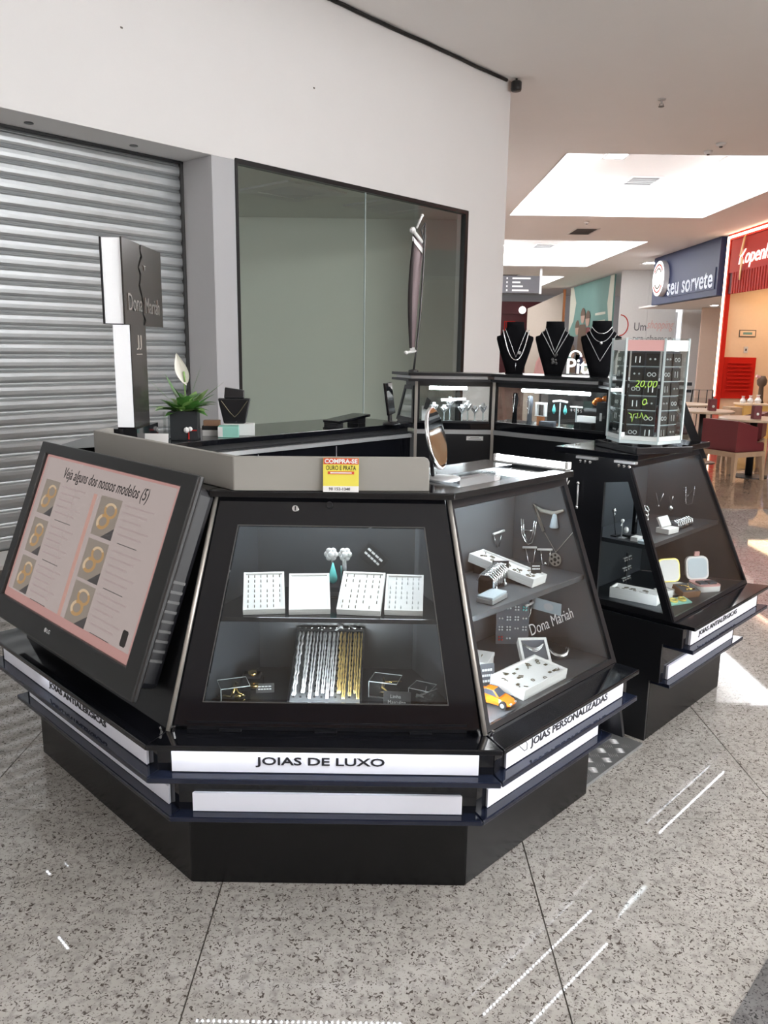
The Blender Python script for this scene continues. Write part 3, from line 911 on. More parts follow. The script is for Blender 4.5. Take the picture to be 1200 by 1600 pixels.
# ---------------------------------------------------------------- low counters H, I
Hc = FH.thing('service_counter', 'long low black counter on the shutter side of the kiosk', 'counter')
MB().box(.1, 1.62, .012, .45, 0, 1.085).build('body', 'black_satin', Hc)
MB().box(0, 1.62, 0, .01, .0, 1.055).build('front_panel', 'black_gloss', Hc)
MB().box(.0, 1.62, -.012, .01, 1.058, 1.078).build('silver_edge', 'silver_bar', Hc)
MB().box(-.02, 1.62, -.02, .455, 1.115, 1.14).build('countertop', 'black_gloss', Hc, bevel=.002)
MB().box(.0, 1.62, .02, .45, 1.0855, 1.1145).build('drawer_gap', 'black_matte', Hc)
for xx in (.55, 1.05):
    MB().box(xx, xx + .004, -.002, 0, .1, 1.05).build('panel_joint', 'silver_bar', Hc)
Ic = thing('service_counter', 'short black corner counter under the lit sign', 'counter', (-1.30, 2.88, 0))
pI = [(.0, .13), (.12, .25), (.26, .395), (0, .66)]
MB().prism([(x, y, 0) for x, y in pI], [(x, y, 1.129) for x, y in pI]).build('body', 'black_satin', Ic)
pI = [(.0, .12), (.345, .40), (.315, .425), (0, .70)]
MB().prism([(x, y, 1.1295) for x, y in pI], [(x, y, 1.15) for x, y in pI]).build('countertop', 'counter_black', Ic)

# ---------------------------------------------------------------- cream parapet
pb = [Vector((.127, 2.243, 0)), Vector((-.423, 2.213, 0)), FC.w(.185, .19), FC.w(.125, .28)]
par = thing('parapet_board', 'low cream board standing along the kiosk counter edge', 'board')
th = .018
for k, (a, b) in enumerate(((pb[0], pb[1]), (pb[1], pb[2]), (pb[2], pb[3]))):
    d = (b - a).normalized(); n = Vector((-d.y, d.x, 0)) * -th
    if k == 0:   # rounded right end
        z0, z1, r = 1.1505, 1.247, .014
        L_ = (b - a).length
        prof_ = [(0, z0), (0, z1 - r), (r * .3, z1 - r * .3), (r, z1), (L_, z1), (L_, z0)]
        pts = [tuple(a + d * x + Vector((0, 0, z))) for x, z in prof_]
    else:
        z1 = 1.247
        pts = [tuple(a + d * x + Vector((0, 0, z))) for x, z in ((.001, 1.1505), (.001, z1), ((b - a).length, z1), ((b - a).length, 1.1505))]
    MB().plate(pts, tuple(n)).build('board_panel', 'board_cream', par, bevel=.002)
# ================================================================== PROPS ON THE KIOSK
# flyer
fl = thing('flyer', 'yellow and red gold-buying flyer leaning on the cream board', 'flyer', (-.172, 2.2125, 1.1505), rot=(-.06, 0, .02))
MB().box(0, .100, 0, .0006, 0, .096).build('paper', 'flyer_yellow', fl)
MB().box(.001, .099, -.0006, 0, .078, .0955).build('header_band', 'flyer_red', fl)
MB().box(.013, .087, -.0006, 0, .050, .058).build('middle_band', 'flyer_red', fl)
MB().box(0, .100, -.0006, 0, 0, .017).build('footer', 'white_box', fl)
def ftext(body, x, z, w, h, m_, bold=.03, y=-.0008):
    text_mb(body, w, h, .0003, bold=bold).xf(Matrix.Translation((x, y, z)) @ Matrix.Rotation(PI / 2, 4, 'X')).build('print', m_, fl)
ftext('COMPRA-SE', .05, .0868, .092, .0125, 'print_white', .035)
ftext('OURO E PRATA', .05, .068, .084, .013, 'letter_black', .012, -.0001)
ftext('98 152-1340', .046, .0088, .06, .0085, 'letter_black', .01)
MB().box(.020, .080, -.0010, -.0006, .0525, .0555).build('print', 'print_white', fl)

# table mirror
tm_ = thing('table_mirror', 'small round tilting vanity mirror on the counter corner', 'mirror', (.185, 2.452, 1.1505))
MB().lathe([(.048, 0), (.050, .004), (.048, .010), (.02, .013)], n=28).build('base', 'silver_bar', tm_, smooth=True)
MB().tube([(-.035, 0, .008), (-.040, 0, .06), (-.042, .004, .11)], .006, 8).build('stem', 'black_satin', tm_, smooth=True)
mn = Vector((.93, -.30, .22)).normalized()
mq = mn.to_track_quat('Z', 'Y').to_matrix().to_4x4()
mc = Matrix.Translation((-.030, .0, .128)) @ mq
MB().lathe([(.094, -.004), (.098, 0), (.098, .006), (.094, .008)], n=40).xf(mc).build('rim', 'silver', tm_, smooth=True)
MB().lathe([(.091, .0081), (.091, .0088)], n=40).xf(mc).build('glass', 'mirror_face', tm_)

# lit sign
sg = thing('shop_sign', 'tall lit sign with torn dark panels and white side on the corner counter', 'sign', (-.995, 3.0, 1.1505))
MB().box(-.055, .07, -.02, .26, .0005, .088).build('base_block', 'black_gloss', sg)
MB().box(-.012, .052, .015, .20, .0885, .470).build('post', 'black_gloss', sg)
MB().box(-.010, .050, .0095, .0148, .092, .468).build('post_light', 'sign_light', sg)
MB().box(.0522, .0545, .012, .20, .0885, .470).build('post_face', 'sign_dark', sg)
text_mb('JJ', .062, .055, .0012, bold=.0).xf(Matrix.Translation((.0547, .105, .405)) @ Matrix.Rotation(PI / 2, 4, 'Z') @ Matrix.Rotation(PI / 2, 4, 'X')).build('post_logo', 'brushed_trim', sg)
MB().box(.0546, .0552, .07, .14, .360, .363).build('post_line', 'brushed_trim', sg)
Zb, Zt = .470, .775
MB().box(-.035, .034, .012, .47, Zb, Zt).build('sign_box', 'black_satin', sg)
MB().box(-.034, .035, .004, .0115, Zb + .002, Zt - .002).build('side_light', 'sign_light', sg)
MB().box(-.041, -.0355, .0, .49, Zb, Zt).build('rear_face', 'black_satin', sg)
nseg = 14
def jag(k): return .200 + .012 * math.sin(k * 1.7) + .018 * math.sin(k * .45 + 1)
left = [(.0355, -.005, Zb), ] + [(.0355, jag(k), Zb + (Zt - Zb) * k / nseg) for k in range(nseg + 1)] + [(.0355, -.005, Zt)]
right = [(.0355, jag(k) + .022 + .008 * math.sin(k * 2.3), Zb + (Zt - Zb) * k / nseg) for k in range(nseg + 1)] + [(.0355, .500, Zt), (.0355, .500, Zb)]
MB().plate(left, (.006, 0, 0)).build('front_face', 'sign_dark', sg)
MB().plate(right[::-1], (.006, 0, 0)).build('front_face', 'sign_dark', sg)
def sgt(body, y, z, w, h, nm='lettering'):
    text_mb(body, w, h, .003).xf(Matrix.Translation((.0417, y, z)) @ Matrix.Rotation(PI / 2, 4, 'Z') @ Matrix.Rotation(PI / 2, 4, 'X')).build(nm, 'silver', sg)
sgt('Dona', .120, .552, .17, .062); sgt('Mariah', .345, .548, .20, .060)
sgt('T', .255, .690, .03, .018, 'emblem')
MB().box(-.045, .045, 0, .003, 0, .065).xf(Matrix.Translation((.115, .06, .0)) @ Matrix.Rotation(-.25, 4, 'X')).build('price_tag', 'white_box', sg)

# peace lily
pl = thing('potted_plant', 'peace lily with one white spathe in a dark square pot', 'plant', (-.885, 3.545, 1.1405), .12)
h_ = .058
pot = MB().ring([(-h_, -h_, .125), (h_, -h_, .125), (h_, h_, .125), (-h_, h_, .125)], [(-h_ + .006, -h_ + .006, .125), (h_ - .006, -h_ + .006, .125), (h_ - .006, h_ - .006, .125), (-h_ + .006, h_ - .006, .125)], (0, 0, -.124)).box(-h_, h_, -h_, h_, 0, .004).build('pot', 'pot_dark', pl)
MB().box(-h_ + .006, h_ - .006, -h_ + .006, h_ - .006, .10, .112).build('soil', 'soil', pl)
MB().ball((.012, -h_ - .006, .045), .013, 8).ball((.028, -h_ - .005, .05), .010, 8).build('ribbon_knot', 'white_box', pot)
MB().box(.03, .055, -h_ - .004, -h_ - .001, .041, .046).box(.018, .023, -h_ - .004, -h_ - .001, .004, .04).build('ribbon', 'red_paint', pot)
def leaf(az, length, width, rise, droop, base=(0, 0, .11), curl=.2):
    mb = MB(); n = 9; d = Vector((math.cos(az), math.sin(az), 0)); sd_ = Vector((-d.y, d.x, 0)); vs = []
    for i in range(n + 1):
        f = i / n
        r = length * f * math.cos(rise) ; z = length * (f * math.sin(rise) - droop * f * f)
        w = width * max(.02, math.sin(PI * min(1, max(0, (f - .22) / .78)) ** .75)) if f > .22 else width * .05
        c = Vector(base) + d * r + Vector((0, 0, z))
        vs += [c + sd_ * w + Vector((0, 0, w * curl)), c, c - sd_ * w + Vector((0, 0, w * curl))]
    for i in range(n):
        a = i * 3
        mb.f += [(a, a + 1, a + 4, a + 3), (a + 1, a + 2, a + 5, a + 4)]
    mb.v = [tuple(v) for v in vs]
    return mb
rnd = random.Random(3)
for k in range(46):
    az = k * 2.4 + rnd.uniform(-.3, .3)
    inner = k < 14
    leaf(az, rnd.uniform(.12, .18), rnd.uniform(.020, .030), rnd.uniform(.7, 1.25) if inner else rnd.uniform(.25, .8), rnd.uniform(.1, .45), (rnd.uniform(-.02, .02), rnd.uniform(-.02, .02), .11)).build('leaf', 'plant_green' if k % 3 else 'plant_light', pl, smooth=True)
leaf(0.1, .24, .026, 1.22, .0).build('leaf', 'plant_green', pl, smooth=True)
leaf(3.0, .20, .024, 1.15, .05).build('leaf', 'plant_green', pl, smooth=True)
leaf(-.1, .18, .012, .62, -.05, (.03, 0, .14)).build('leaf', 'plant_green', pl, smooth=True)
leaf(3.2, .19, .007, .75, -.05, (-.02, 0, .13)).build('leaf', 'plant_green', pl, smooth=True)
MB().tube([(0, 0, .11), (.004, 0, .19), (.002, 0, .25)], .003, 6).build('flower_stem', 'plant_light', pl, smooth=True)
sp = MB()
for i in range(13):
    f = i / 12
    w = .026 * math.sin(PI * f ** .8) + .001
    c = Vector((.012 - .04 * f, -.006, .235 + .135 * f))
    sp.v += [tuple(c + Vector((-w, -.010 * math.sin(PI * f), 0))), tuple(c + Vector((0, .006, 0))), tuple(c + Vector((w, -.010 * math.sin(PI * f), .006)))]
for i in range(12):
    a = i * 3
    sp.f += [(a, a + 1, a + 4, a + 3), (a + 1, a + 2, a + 5, a + 4)]
sp.build('spathe', 'spathe_white', pl, smooth=True)
MB().tube([(.006, -.006, .25), (.002, -.008, .295)], .004, 6).build('spadix', 'plant_light', pl, smooth=True)
st = thing('acrylic_holder', 'clear acrylic holder beside the dark plant pot', 'holder', (-.968, 3.55, 1.1405))
MB().box(-.012, .012, -.02, .02, 0, .004).build('foot', 'acrylic_edge', st); MB().box(-.012, -.009, -.02, .02, .004, .12).build('panel', 'acrylic', st)
MB().box(.009, .012, -.02, .02, .004, .12).build('panel', 'acrylic', st)

# necklace bust shape
def bust_parts(t, s=1.0, m_='velvet'):
    secs = [(0, .044, .028), (.05, .059, .032), (.12, .082, .034), (.185, .100, .028), (.200, .099, .026), (.207, .078, .028), (.222, .070, .028), (.230, .054, .030), (.25, .048, .030), (.278, .047, .028)]
    mb = MB(); n = 20
    for z, w, d in secs:
        for k in range(n):
            a = 2 * PI * k / n
            lean = .03 * z / .28
            mb.v.append((math.cos(a) * w * s, math.sin(a) * d * s + lean * s, z * s))
    for i in range(len(secs) - 1):
        for k in range(n):
            mb.f.append((i * n + k, i * n + (k + 1) % n, (i + 1) * n + (k + 1) % n, (i + 1) * n + k))
    mb.f += [tuple(reversed(range(n))), tuple(range((len(secs) - 1) * n, len(secs) * n))]
    b = mb.build('bust', m_, t, smooth=True)
    MB().box(-.042 * s, .042 * s, -.028 * s, .055 * s, -.0002, .006).build('foot', m_, t)
    return b
def uchain(w, top, bot, y=-.032, n=16, v=False):
    pts = []
    for k in range(n + 1):
        f = -1 + 2 * k / n
        z = bot + (top - bot) * (abs(f) if v else abs(f) ** 2.2)
        pts.append((w * f, y - .004 + .02 * abs(f) + .03 * z / .28 * .6, z))
    return pts
bl = ['black velvet bust with a heavy looped silver chain, nearest the white wall', 'middle black velvet bust with a dark cluster pendant', 'black velvet bust half hidden behind the card carousel']
bps = [(.70, 4.435), (.883, 4.29), (1.075, 4.10)]
for i, (bx, by) in enumerate(bps):
    t = thing('necklace_bust', bl[i], 'bust', (bx, by, 1.4185), -.12 * i, 'necklace busts on the tall cabinets')
    b = bust_parts(t)
    if i == 0:
        MB().tube(uchain(.07, .235, .075), .0035, 6).build('necklace', 'silver', t, smooth=True)
        MB().tube(uchain(.058, .24, .09, v=True), .0016, 5).tube([(0, -.034, .06), (0, -.034, .02)], .0018, 5).build('necklace', 'silver', t, smooth=True)
        MB().lathe([(.009, 0), (.009, .004)], n=12).xf(Matrix.Translation((.018, -.034, .115)) @ Matrix.Rotation(PI / 2, 4, 'X')).build('pendant', 'silver_bar', t)
    elif i == 1:
        MB().tube(uchain(.07, .225, .10, v=True), .002, 5).build('necklace', 'silver_bar', t, smooth=True)
        MB().tube(uchain(.052, .245, .12, v=True), .002, 5).build('necklace', 'silver_bar', t, smooth=True)
        c_ = MB()
        for k in range(9):
            c_.ball((random.uniform(-.012, .02), -.036, .06 + random.uniform(0, .05)), .008, 6)
        c_.build('pendant', 'dark_steel', t, smooth=True)
    else:
        MB().tube(uchain(.05, .25, .215), .002, 5).build('necklace', 'silver', t, smooth=True)
        MB().tube(uchain(.06, .235, .175), .0015, 5).build('necklace', 'silver_bar', t, smooth=True)
        MB().ball((0, -.030, .168), .008, 8, sz=1.3).build('pendant', 'silver', t, smooth=True)
        MB().tube(uchain(.075, .215, .08, v=True), .0015, 5).build('necklace', 'silver_bar', t, smooth=True)
# dark bust on boxes at the counter
bt = thing('necklace_bust', 'glossy black bust standing on small boxes by the plant', 'bust', (-.70, 3.73, 1.1955), .15)
mb = MB().prism([(-.050, -.02, 0), (.050, -.02, 0), (.050, .02, 0), (-.050, .02, 0)], [(-.075, -.02, .115), (.075, -.02, .115), (.075, .02, .115), (-.075, .02, .115)])
mb.build('shoulders', 'black_satin', bt, bevel=.006)
MB().prism([(-.046, -.018, .1155), (.046, -.018, .1155), (.046, .018, .1155), (-.046, .018, .1155)], [(-.042, -.012, .165), (.046, -.012, .152), (.046, .02, .152), (-.042, .02, .165)]).build('neck', 'black_satin', bt, bevel=.004)
MB().tube([(-.06, -.0225, .105), (-.02, -.0225, .05), (.0, -.0225, .03), (.02, -.0225, .05), (.06, -.0225, .105)], .002, 5).build('necklace', 'ring_dark', bt)
def boxthing(label, loc, rz, w, d, h, m_, lid=None, band=None, name='gift_box'):
    t = thing(name, label, 'box', loc, rz)
    if lid:
        MB().box(-w / 2, w / 2, -d / 2, d / 2, 0, h * .6).build('body', m_, t, bevel=.001)
        MB().box(-w / 2 - .002, w / 2 + .002, -d / 2 - .002, d / 2 + .002, h * .6 + .0002, h).build('lid', lid, t, bevel=.001)
    else:
        MB().box(-w / 2, w / 2, -d / 2, d / 2, 0, h).build('body', m_, t, bevel=.001)
    if band:
        MB().box(-w / 2 - .001, -w / 2 + .02, -d / 2 - .001, -d / 2, .003, h - .003).build('label_patch', band, t)
    return t
boxthing('mint green box under the glossy black bust', (-.715, 3.655, 1.1405), .12, .09, .07, .05, 'teal_pale', band='white_box')
boxthing('pale carton supporting the glossy black bust', (-.68, 3.73, 1.1405), .12, .14, .06, .054, 'hoarding_white')
boxthing('black and white box left of the mint box', (-.805, 3.70, 1.1405), .12, .075, .05, .045, 'white_box', lid='card_black')
boxthing('brown kraft box on the black and white box', (-.800, 3.70, 1.186), .12, .075, .05, .025, 'brown_card')
# tablet and phone on the counter
tb = FH.thing('tablet', 'black tablet lying propped up on the long counter', 'tablet', 1.28, .16, 1.1405, .1)
MB().prism([(-.13, -.06, .012), (.13, -.06, .035), (.13, .06, .035), (-.13, .06, .012)], [(-.13, -.06, .026), (.13, -.06, .049), (.13, .06, .049), (-.13, .06, .026)]).build('slab', 'black_gloss', tb, bevel=.003)
MB().prism([(.05, -.04, 0), (.11, -.04, 0), (.11, .04, 0), (.05, .04, 0)], [(.05, -.04, .026), (.11, -.04, .031), (.11, .04, .031), (.05, .04, .026)]).build('prop', 'black_satin', tb)
MB().box(-.13, -.09, -.05, .05, 0, .0125).build('foot', 'black_satin', tb)
ph = thing('display_monitor', 'narrow black monitor seen edge-on beside the tall cabinet', 'monitor', (.035, 4.36, 1.1405), 1.40)
MB().lathe([(.05, 0), (.045, .008), (.02, .016)], n=20).build('foot', 'black_satin', ph, smooth=True)
MB().tube([(0, .01, .012), (0, .012, .06)], .012, 8).build('neck', 'black_satin', ph)
MB().plate([(-.10, -.004, .055), (.10, -.004, .055), (.10, .02, .225), (-.10, .02, .225)], (0, .014, 0)).build('screen', 'black_gloss', ph, bevel=.003)

# flag banner on the tall cabinet
fb = thing('flag_banner', 'narrow mauve flag hanging from a bent metal pole on the tall cabinet', 'banner', (.155, 4.60, 1.4185))
pole = [(0, 0, 0), (.012, .0, .10), (.030, 0, .30), (.040, 0, .50), (.045, 0, .66), (.047, 0, .80)]
MB().tube(pole, .006, 8).build('pole', 'dark_steel', fb, smooth=True)
MB().lathe([(.03, 0), (.028, .008), (.010, .014)], n=16).build('foot', 'black_satin', fb)
MB().tube([(.047, 0, .80), (.025, -.02, .765), (.045, 0, .70)], .004, 6).build('brace', 'dark_steel', fb)
MB().tube([(-.022, -.06, .755), (.043, .02, .69)], .010, 8).ball((-.022, -.06, .755), .017, 10).build('top_rod', 'plastic_white', fb, smooth=True)
MB().tube([(.0, -.03, .77), (.02, -.02, .815), (.030, -.01, .835)], .006, 6).ball((.030, -.01, .838), .009, 8).build('hook', 'plastic_white', fb, smooth=True)
def flag(xa, xb, ya, yb, m_, nm, z0=.13, z1=.735):
    mb = MB(); n = 14
    for i in range(n + 1):
        f = i / n; z = z0 + (z1 - z0) * f
        bow = math.sin(PI * f) * -.018
        sh = .0 + .030 * f
        l = Vector((xa[0] + (xa[1] - xa[0]) * f + bow, ya, z)); r = Vector((xb[0] + (xb[1] - xb[0]) * f + bow * .3, yb, z - (.055 * f)))
        mb.v += [tuple(l), tuple(r), tuple(l + Vector((.001, .002, 0))), tuple(r + Vector((.001, .002, 0)))]
    for i in range(n):
        a = i * 4
        mb.f += [(a, a + 1, a + 5, a + 4), (a + 3, a + 2, a + 6, a + 7), (a + 2, a, a + 4, a + 6), (a + 1, a + 3, a + 7, a + 5)]
    return mb.build(nm, m_, fb, smooth=True)
flag((-.024, -.018), (.006, .042), -.06, .02, 'fabric_mauve', 'flag')
flag((-.027, -.019), (-.013, -.012), -.064, -.062, 'fabric_dark', 'flag_edge')
mb = MB().plate([(-.022, -.066, .725), (.043, .016, .665), (.043, .016, .635), (-.022, -.066, .70)], (.0, -.003, 0)).build('top_hem', 'plastic_white', fb)
MB().tube([(-.045, -.06, .105), (.008, .0, .115)], .009, 8).ball((-.045, -.06, .105), .012, 8).build('bottom_rod', 'plastic_white', fb, smooth=True)
MB().box(-.022, .004, -.045, -.043, .115, .135).build('bottom_tab', 'plastic_white', fb)

# earring carousel
cr = thing('card_carousel', 'tall hexagonal acrylic carousel holding black earring cards', 'display stand', (1.06, 3.285, 1.1555), .30)
MB().box(-.13, .13, -.15, .15, 0, .026).build('plinth', 'black_gloss', cr, bevel=.002)
MB().lathe([(.10, .0265), (.10, .034)], n=24).build('turntable', 'black_satin', cr)
Rr = .148
hexa = [(Rr * math.cos(PI / 3 * k - PI / 2 - .22), Rr * math.sin(PI / 3 * k - PI / 2 - .22)) for k in range(6)]
Hb, Ht = .0345, .445
MB().prism([(x, y, Hb) for x, y in hexa], [(x, y, Hb + .012) for x, y in hexa]).build('floor_plate', 'acrylic_edge', cr)
MB().prism([(x, y, Ht - .006) for x, y in hexa], [(x, y, Ht) for x, y in hexa]).build('top_plate', 'acrylic', cr)
cardme = {}
for v_ in range(3):
    mbc = MB().box(-.024, .024, -.001, .001, -.024, .024)
    cardme[v_] = mbc.mesh('earring_card', 'card_black')
studs = {}
for v_ in range(3):
    s_ = MB()
    if v_ == 0: s_.ball((-.009, -.003, .002), .004, 6).ball((.009, -.003, .002), .004, 6)
    elif v_ == 1: s_.tube([(-.009 + .007 * math.cos(a * PI / 4), -.002, .007 * math.sin(a * PI / 4)) for a in range(8)], .0016, 4, True).tube([(.009 + .007 * math.cos(a * PI / 4), -.002, .007 * math.sin(a * PI / 4)) for a in range(8)], .0016, 4, True)
    else: s_.tube([(-.008, -.002, .012), (-.008, -.002, -.012)], .0018, 4).tube([(.008, -.002, .012), (.008, -.002, -.012)], .0018, 4)
    studs[v_] = s_.mesh('earrings', 'silver_pale')
for k in range(6):
    a = Vector((*hexa[k], 0)); b = Vector((*hexa[(k + 1) % 6], 0))
    mid = (a + b) / 2; d = (b - a).normalized(); nrm = Vector((d.y, -d.x, 0))
    an = math.atan2(d.y, d.x)
    L_ = (b - a).length
    MB().box(-.004, .004, -.004, .004, Hb + .012, Ht).xf(Matrix.Translation(a * .985) @ Matrix.Rotation(an + PI / 6, 4, 'Z')).build('corner_post', 'acrylic_edge', cr)
    if k in (1, 2, 3): continue_back = True
    MB().box(-L_ / 2 + .005, L_ / 2 - .005, -.0015, .0015, Ht - .048, Ht - .007).xf(Matrix.Translation(mid * .985) @ Matrix.Rotation(an, 4, 'Z')).build('header_band', 'hoarding_white' if k != 5 else 'pink', cr)  # one panel is pink to paint in an orange reflection
    MB().box(-L_ / 2 + .005, L_ / 2 - .005, -.001, .001, Hb + .012, Ht - .05).xf(Matrix.Translation(mid * .985) @ Matrix.Rotation(an, 4, 'Z')).build('pane', 'acrylic', cr)
    if k in (2, 3): continue
    MB().box(-L_ / 2 + .005, L_ / 2 - .005, -.002, .002, Hb + .0125, Hb + .030).xf(Matrix.Translation(mid * .97) @ Matrix.Rotation(an, 4, 'Z')).build('foot_band', 'white_box', cr)
    back = MB().box(-L_ / 2 + .02, L_ / 2 - .02, -.001, .001, Hb + .03, Ht - .05).xf(Matrix.Translation(mid * .80) @ Matrix.Rotation(an, 4, 'Z')).build('card_panel', 'grey_velvet', cr)
    for r_ in range(6):
        z = Ht - .082 - r_ * .057
        MB().box(-L_ / 2 + .02, L_ / 2 - .02, -.004, 0, z - .028, z - .025).xf(Matrix.Translation(mid * .83) @ Matrix.Rotation(an, 4, 'Z')).build('rail', 'acrylic_edge', cr)
        for c_ in (-1, 1):
            v_ = (k + r_ + (c_ > 0)) % 3
            o = link('earring_card', cardme[v_], cr)
            o.location = mid * .86 + d * (c_ * .028) + Vector((0, 0, z)); o.rotation_euler = (-.04, 0, an)
            e = link('earrings', studs[v_], o)
def squig(k, pts, r=.0016):
    a = Vector((*hexa[k], 0)); b = Vector((*hexa[(k + 1) % 6], 0)); mid = (a + b) / 2; d = (b - a).normalized(); nrm = Vector((d.y, -d.x, 0))
    return MB().tube([mid * 1.0 + nrm * .002 + d * x + Vector((0, 0, z)) for x, z in pts], r, 5)
def handtext(k, body, x, z, w, h):
    a = Vector((*hexa[k], 0)); b = Vector((*hexa[(k + 1) % 6], 0)); mid = (a + b) / 2; d = (b - a).normalized()
    an = math.atan2(d.y, d.x)
    text_mb(body, w, h, .0005, shear=.2, bold=-.004).xf(Matrix.Translation(mid * 1.0 + d * x + Vector((0, 0, z))) @ Matrix.Rotation(an, 4, 'Z') @ Matrix.Rotation(PI / 2, 4, 'X')).build('handwriting', 'neon_green', cr)
handtext(5, '20,00', .012, .268, .085, .030); handtext(5, 'o', .012, .20, .018, .026)
squig(5, [(-.045, .155), (-.035, .150), (-.03, .12), (-.025, .150), (-.01, .155), (-.012, .135), (0, .14), (.004, .158), (.012, .135), (.02, .15), (.03, .137)]).build('handwriting', 'neon_green', cr)

# ================================================================== JEWELLERY
def tilt_tray(F, x, y, z, w, l, h, rz, tilt, label, items='rings', name='ring_tray', seed=0, grp=None, prop=True, filled=True):
    t = F.thing(name, label, 'tray', x, y, z, group=grp, rot=(tilt, 0, rz))
    MB().box(-w / 2, w / 2, 0, l, 0, h * .45).build('tray', 'white_box', t, bevel=.001)
    e = .006
    MB().ring([(-w / 2, 0, h * .45), (w / 2, 0, h * .45), (w / 2, l, h * .45), (-w / 2, l, h * .45)], [(-w / 2 + e, e, h * .45), (w / 2 - e, e, h * .45), (w / 2 - e, l - e, h * .45), (-w / 2 + e, l - e, h * .45)], (0, 0, h * .55)).build('rim', 'white_box', t)
    MB().box(-w / 2 + e, w / 2 - e, e, l - e, h * .45, h * .78).build('cushion', 'foam_white', t)
    r = random.Random(seed)
    mb = MB(); zc = h * .80
    if items == 'rings':
        for i in range(6):
            for j in range(7):
                if r.random() < .2: continue
                px, py = -w / 2 + .014 + i * (w - .028) / 5, .016 + j * (l - .03) / 6
                mb.tube([(px, py + .0045 * math.cos(a * PI / 5), zc + .0045 * math.sin(a * PI / 5)) for a in range(6)], .0011, 4)
        mb.build('rings', 'ring_dark' if seed % 2 == 0 else 'silver_bar', t, kind='stuff')
    elif items == 'charms':
        for i in range(26):
            px, py = r.uniform(-w / 2 + .015, w / 2 - .015), r.uniform(.015, l - .015)
            q = r.random()
            if q < .4: mb.tube([(px + .006 * math.cos(a * PI / 4), py + .006 * math.sin(a * PI / 4), zc + .001) for a in range(8)], .0014, 4, True)
            elif q < .7: mb.box(px - .006, px + .006, py - .004, py + .004, zc, zc + .0015)
            else: mb.tube([(px, py, zc + .001), (px + r.uniform(-.015, .015), py + .01, zc + .001)], .0016, 4)
        mb.build('charms', 'ring_dark', t, kind='stuff')
    if prop and tilt > .05:
        hh = l * math.sin(tilt)
        pr = MB().prism([(-w * .3, l * .75, -.0005), (w * .3, l * .75, -.0005), (w * .3, l * .95, -.0005), (-w * .3, l * .95, -.0005)],
                        [(-w * .3, l * .75 - l * .75 * math.tan(tilt) * 0, -.0006), (w * .3, l * .75, -.0006), (w * .3, l * .95, -.0006), (-w * .3, l * .95, -.0006)])
        c, s2 = math.cos(tilt), math.sin(tilt)
        def wl(yy, zz): return (yy * c + zz * s2, -yy * s2 + zz * c)    # level coords -> tray coords
        yl = l * c
        p = [wl(yl * .70, 0.0004), wl(yl * .95, 0.0004), wl(yl * .95, yl * .95 * math.tan(tilt) - .0006), wl(yl * .70, yl * .70 * math.tan(tilt) - .0006)]
        MB().prism([(-w * .3, a, b) for a, b in p], [(w * .3, a, b) for a, b in p]).build('prop_wedge', 'card_black', t)
    return t
# --- front case, upper shelf
tilt_tray(FA, .213, .085, .8005, .118, .150, .022, .14, .50, 'white ring tray with rows of dark rings, leftmost on the shelf', seed=0, grp='ring trays on the front shelf')
tilt_tray(FA, .342, .090, .8005, .118, .145, .022, .10, .50, 'plain white tray, second from left on the shelf', items=None, seed=1, grp='ring trays on the front shelf')
tilt_tray(FA, .482, .088, .8005, .126, .155, .022, -.10, .50, 'white tray with small gold rings, right of the flower stand', seed=2, grp='ring trays on the front shelf')
tilt_tray(FA, .610, .092, .8005, .110, .145, .022, -.05, .50, 'white ring tray, rightmost on the shelf', seed=3, grp='ring trays on the front shelf')
es = FA.thing('earring_stand', 'pair of white flower earrings with a teal drop on a stand', 'earring stand', .412, .262, .8005)
MB().box(-.03, .03, -.02, .02, 0, .008).build('foot', 'black_satin', es)
MB().tube([(.012, 0, .008), (.012, 0, .10)], .004, 6).build('post', 'silver', es)
for sx_, nm in ((-.020, 0), (.022, 1)):
    fl_ = MB()
    for k in range(6):
        a = k * PI / 3
        fl_.ball((sx_ + .012 * math.cos(a), -.006 + .002 * (k % 2), .135 + .012 * math.sin(a)), .010, 8, sy=.35)
    fl_.ball((sx_, -.010, .135), .010, 8, sy=.5)
    fl_.build('flower', 'silver_pale', es, smooth=True)
MB().lathe([(.002, .05), (.012, .012), (.014, 0), (.010, -.010), (.003, -.015)], (-.014, -.012, .06), 12, 1, .4).build('teal_drop', 'teal', es, smooth=True)
MB().tube([(-.018, -.008, .125), (-.016, -.01, .11)], .002, 5).tube([(.02, -.008, .125), (.022, -.008, .075)], .007, 6).build('tassel', 'silver', es)
def card(F, x, y, z, w, h, rz, tilt, label, lines=2, m_='card_black', roll=0, name='price_card'):
    t = F.thing(name, label, 'card', x, y, z, rot=(tilt, roll, rz), group=None)
    MB().box(-w / 2, w / 2, 0, .0012, 0, h).build('card', m_, t)
    for k in range(lines):
        n = 4 + k % 2; ww = w * .74
        mb = MB()
        for j in range(n):
            mb.box(-ww / 2 + j * ww / n, -ww / 2 + (j + .8) * ww / n, -.0005, 0, h * (.62 - .28 * k), h * (.62 - .28 * k) + h * .12)
        mb.build('print', 'print_white', t)
    return t
card(FA, .500, .340, .885, .085, .055, 0, -.03, 'black price card tilted against the back of the shelf', roll=.75)
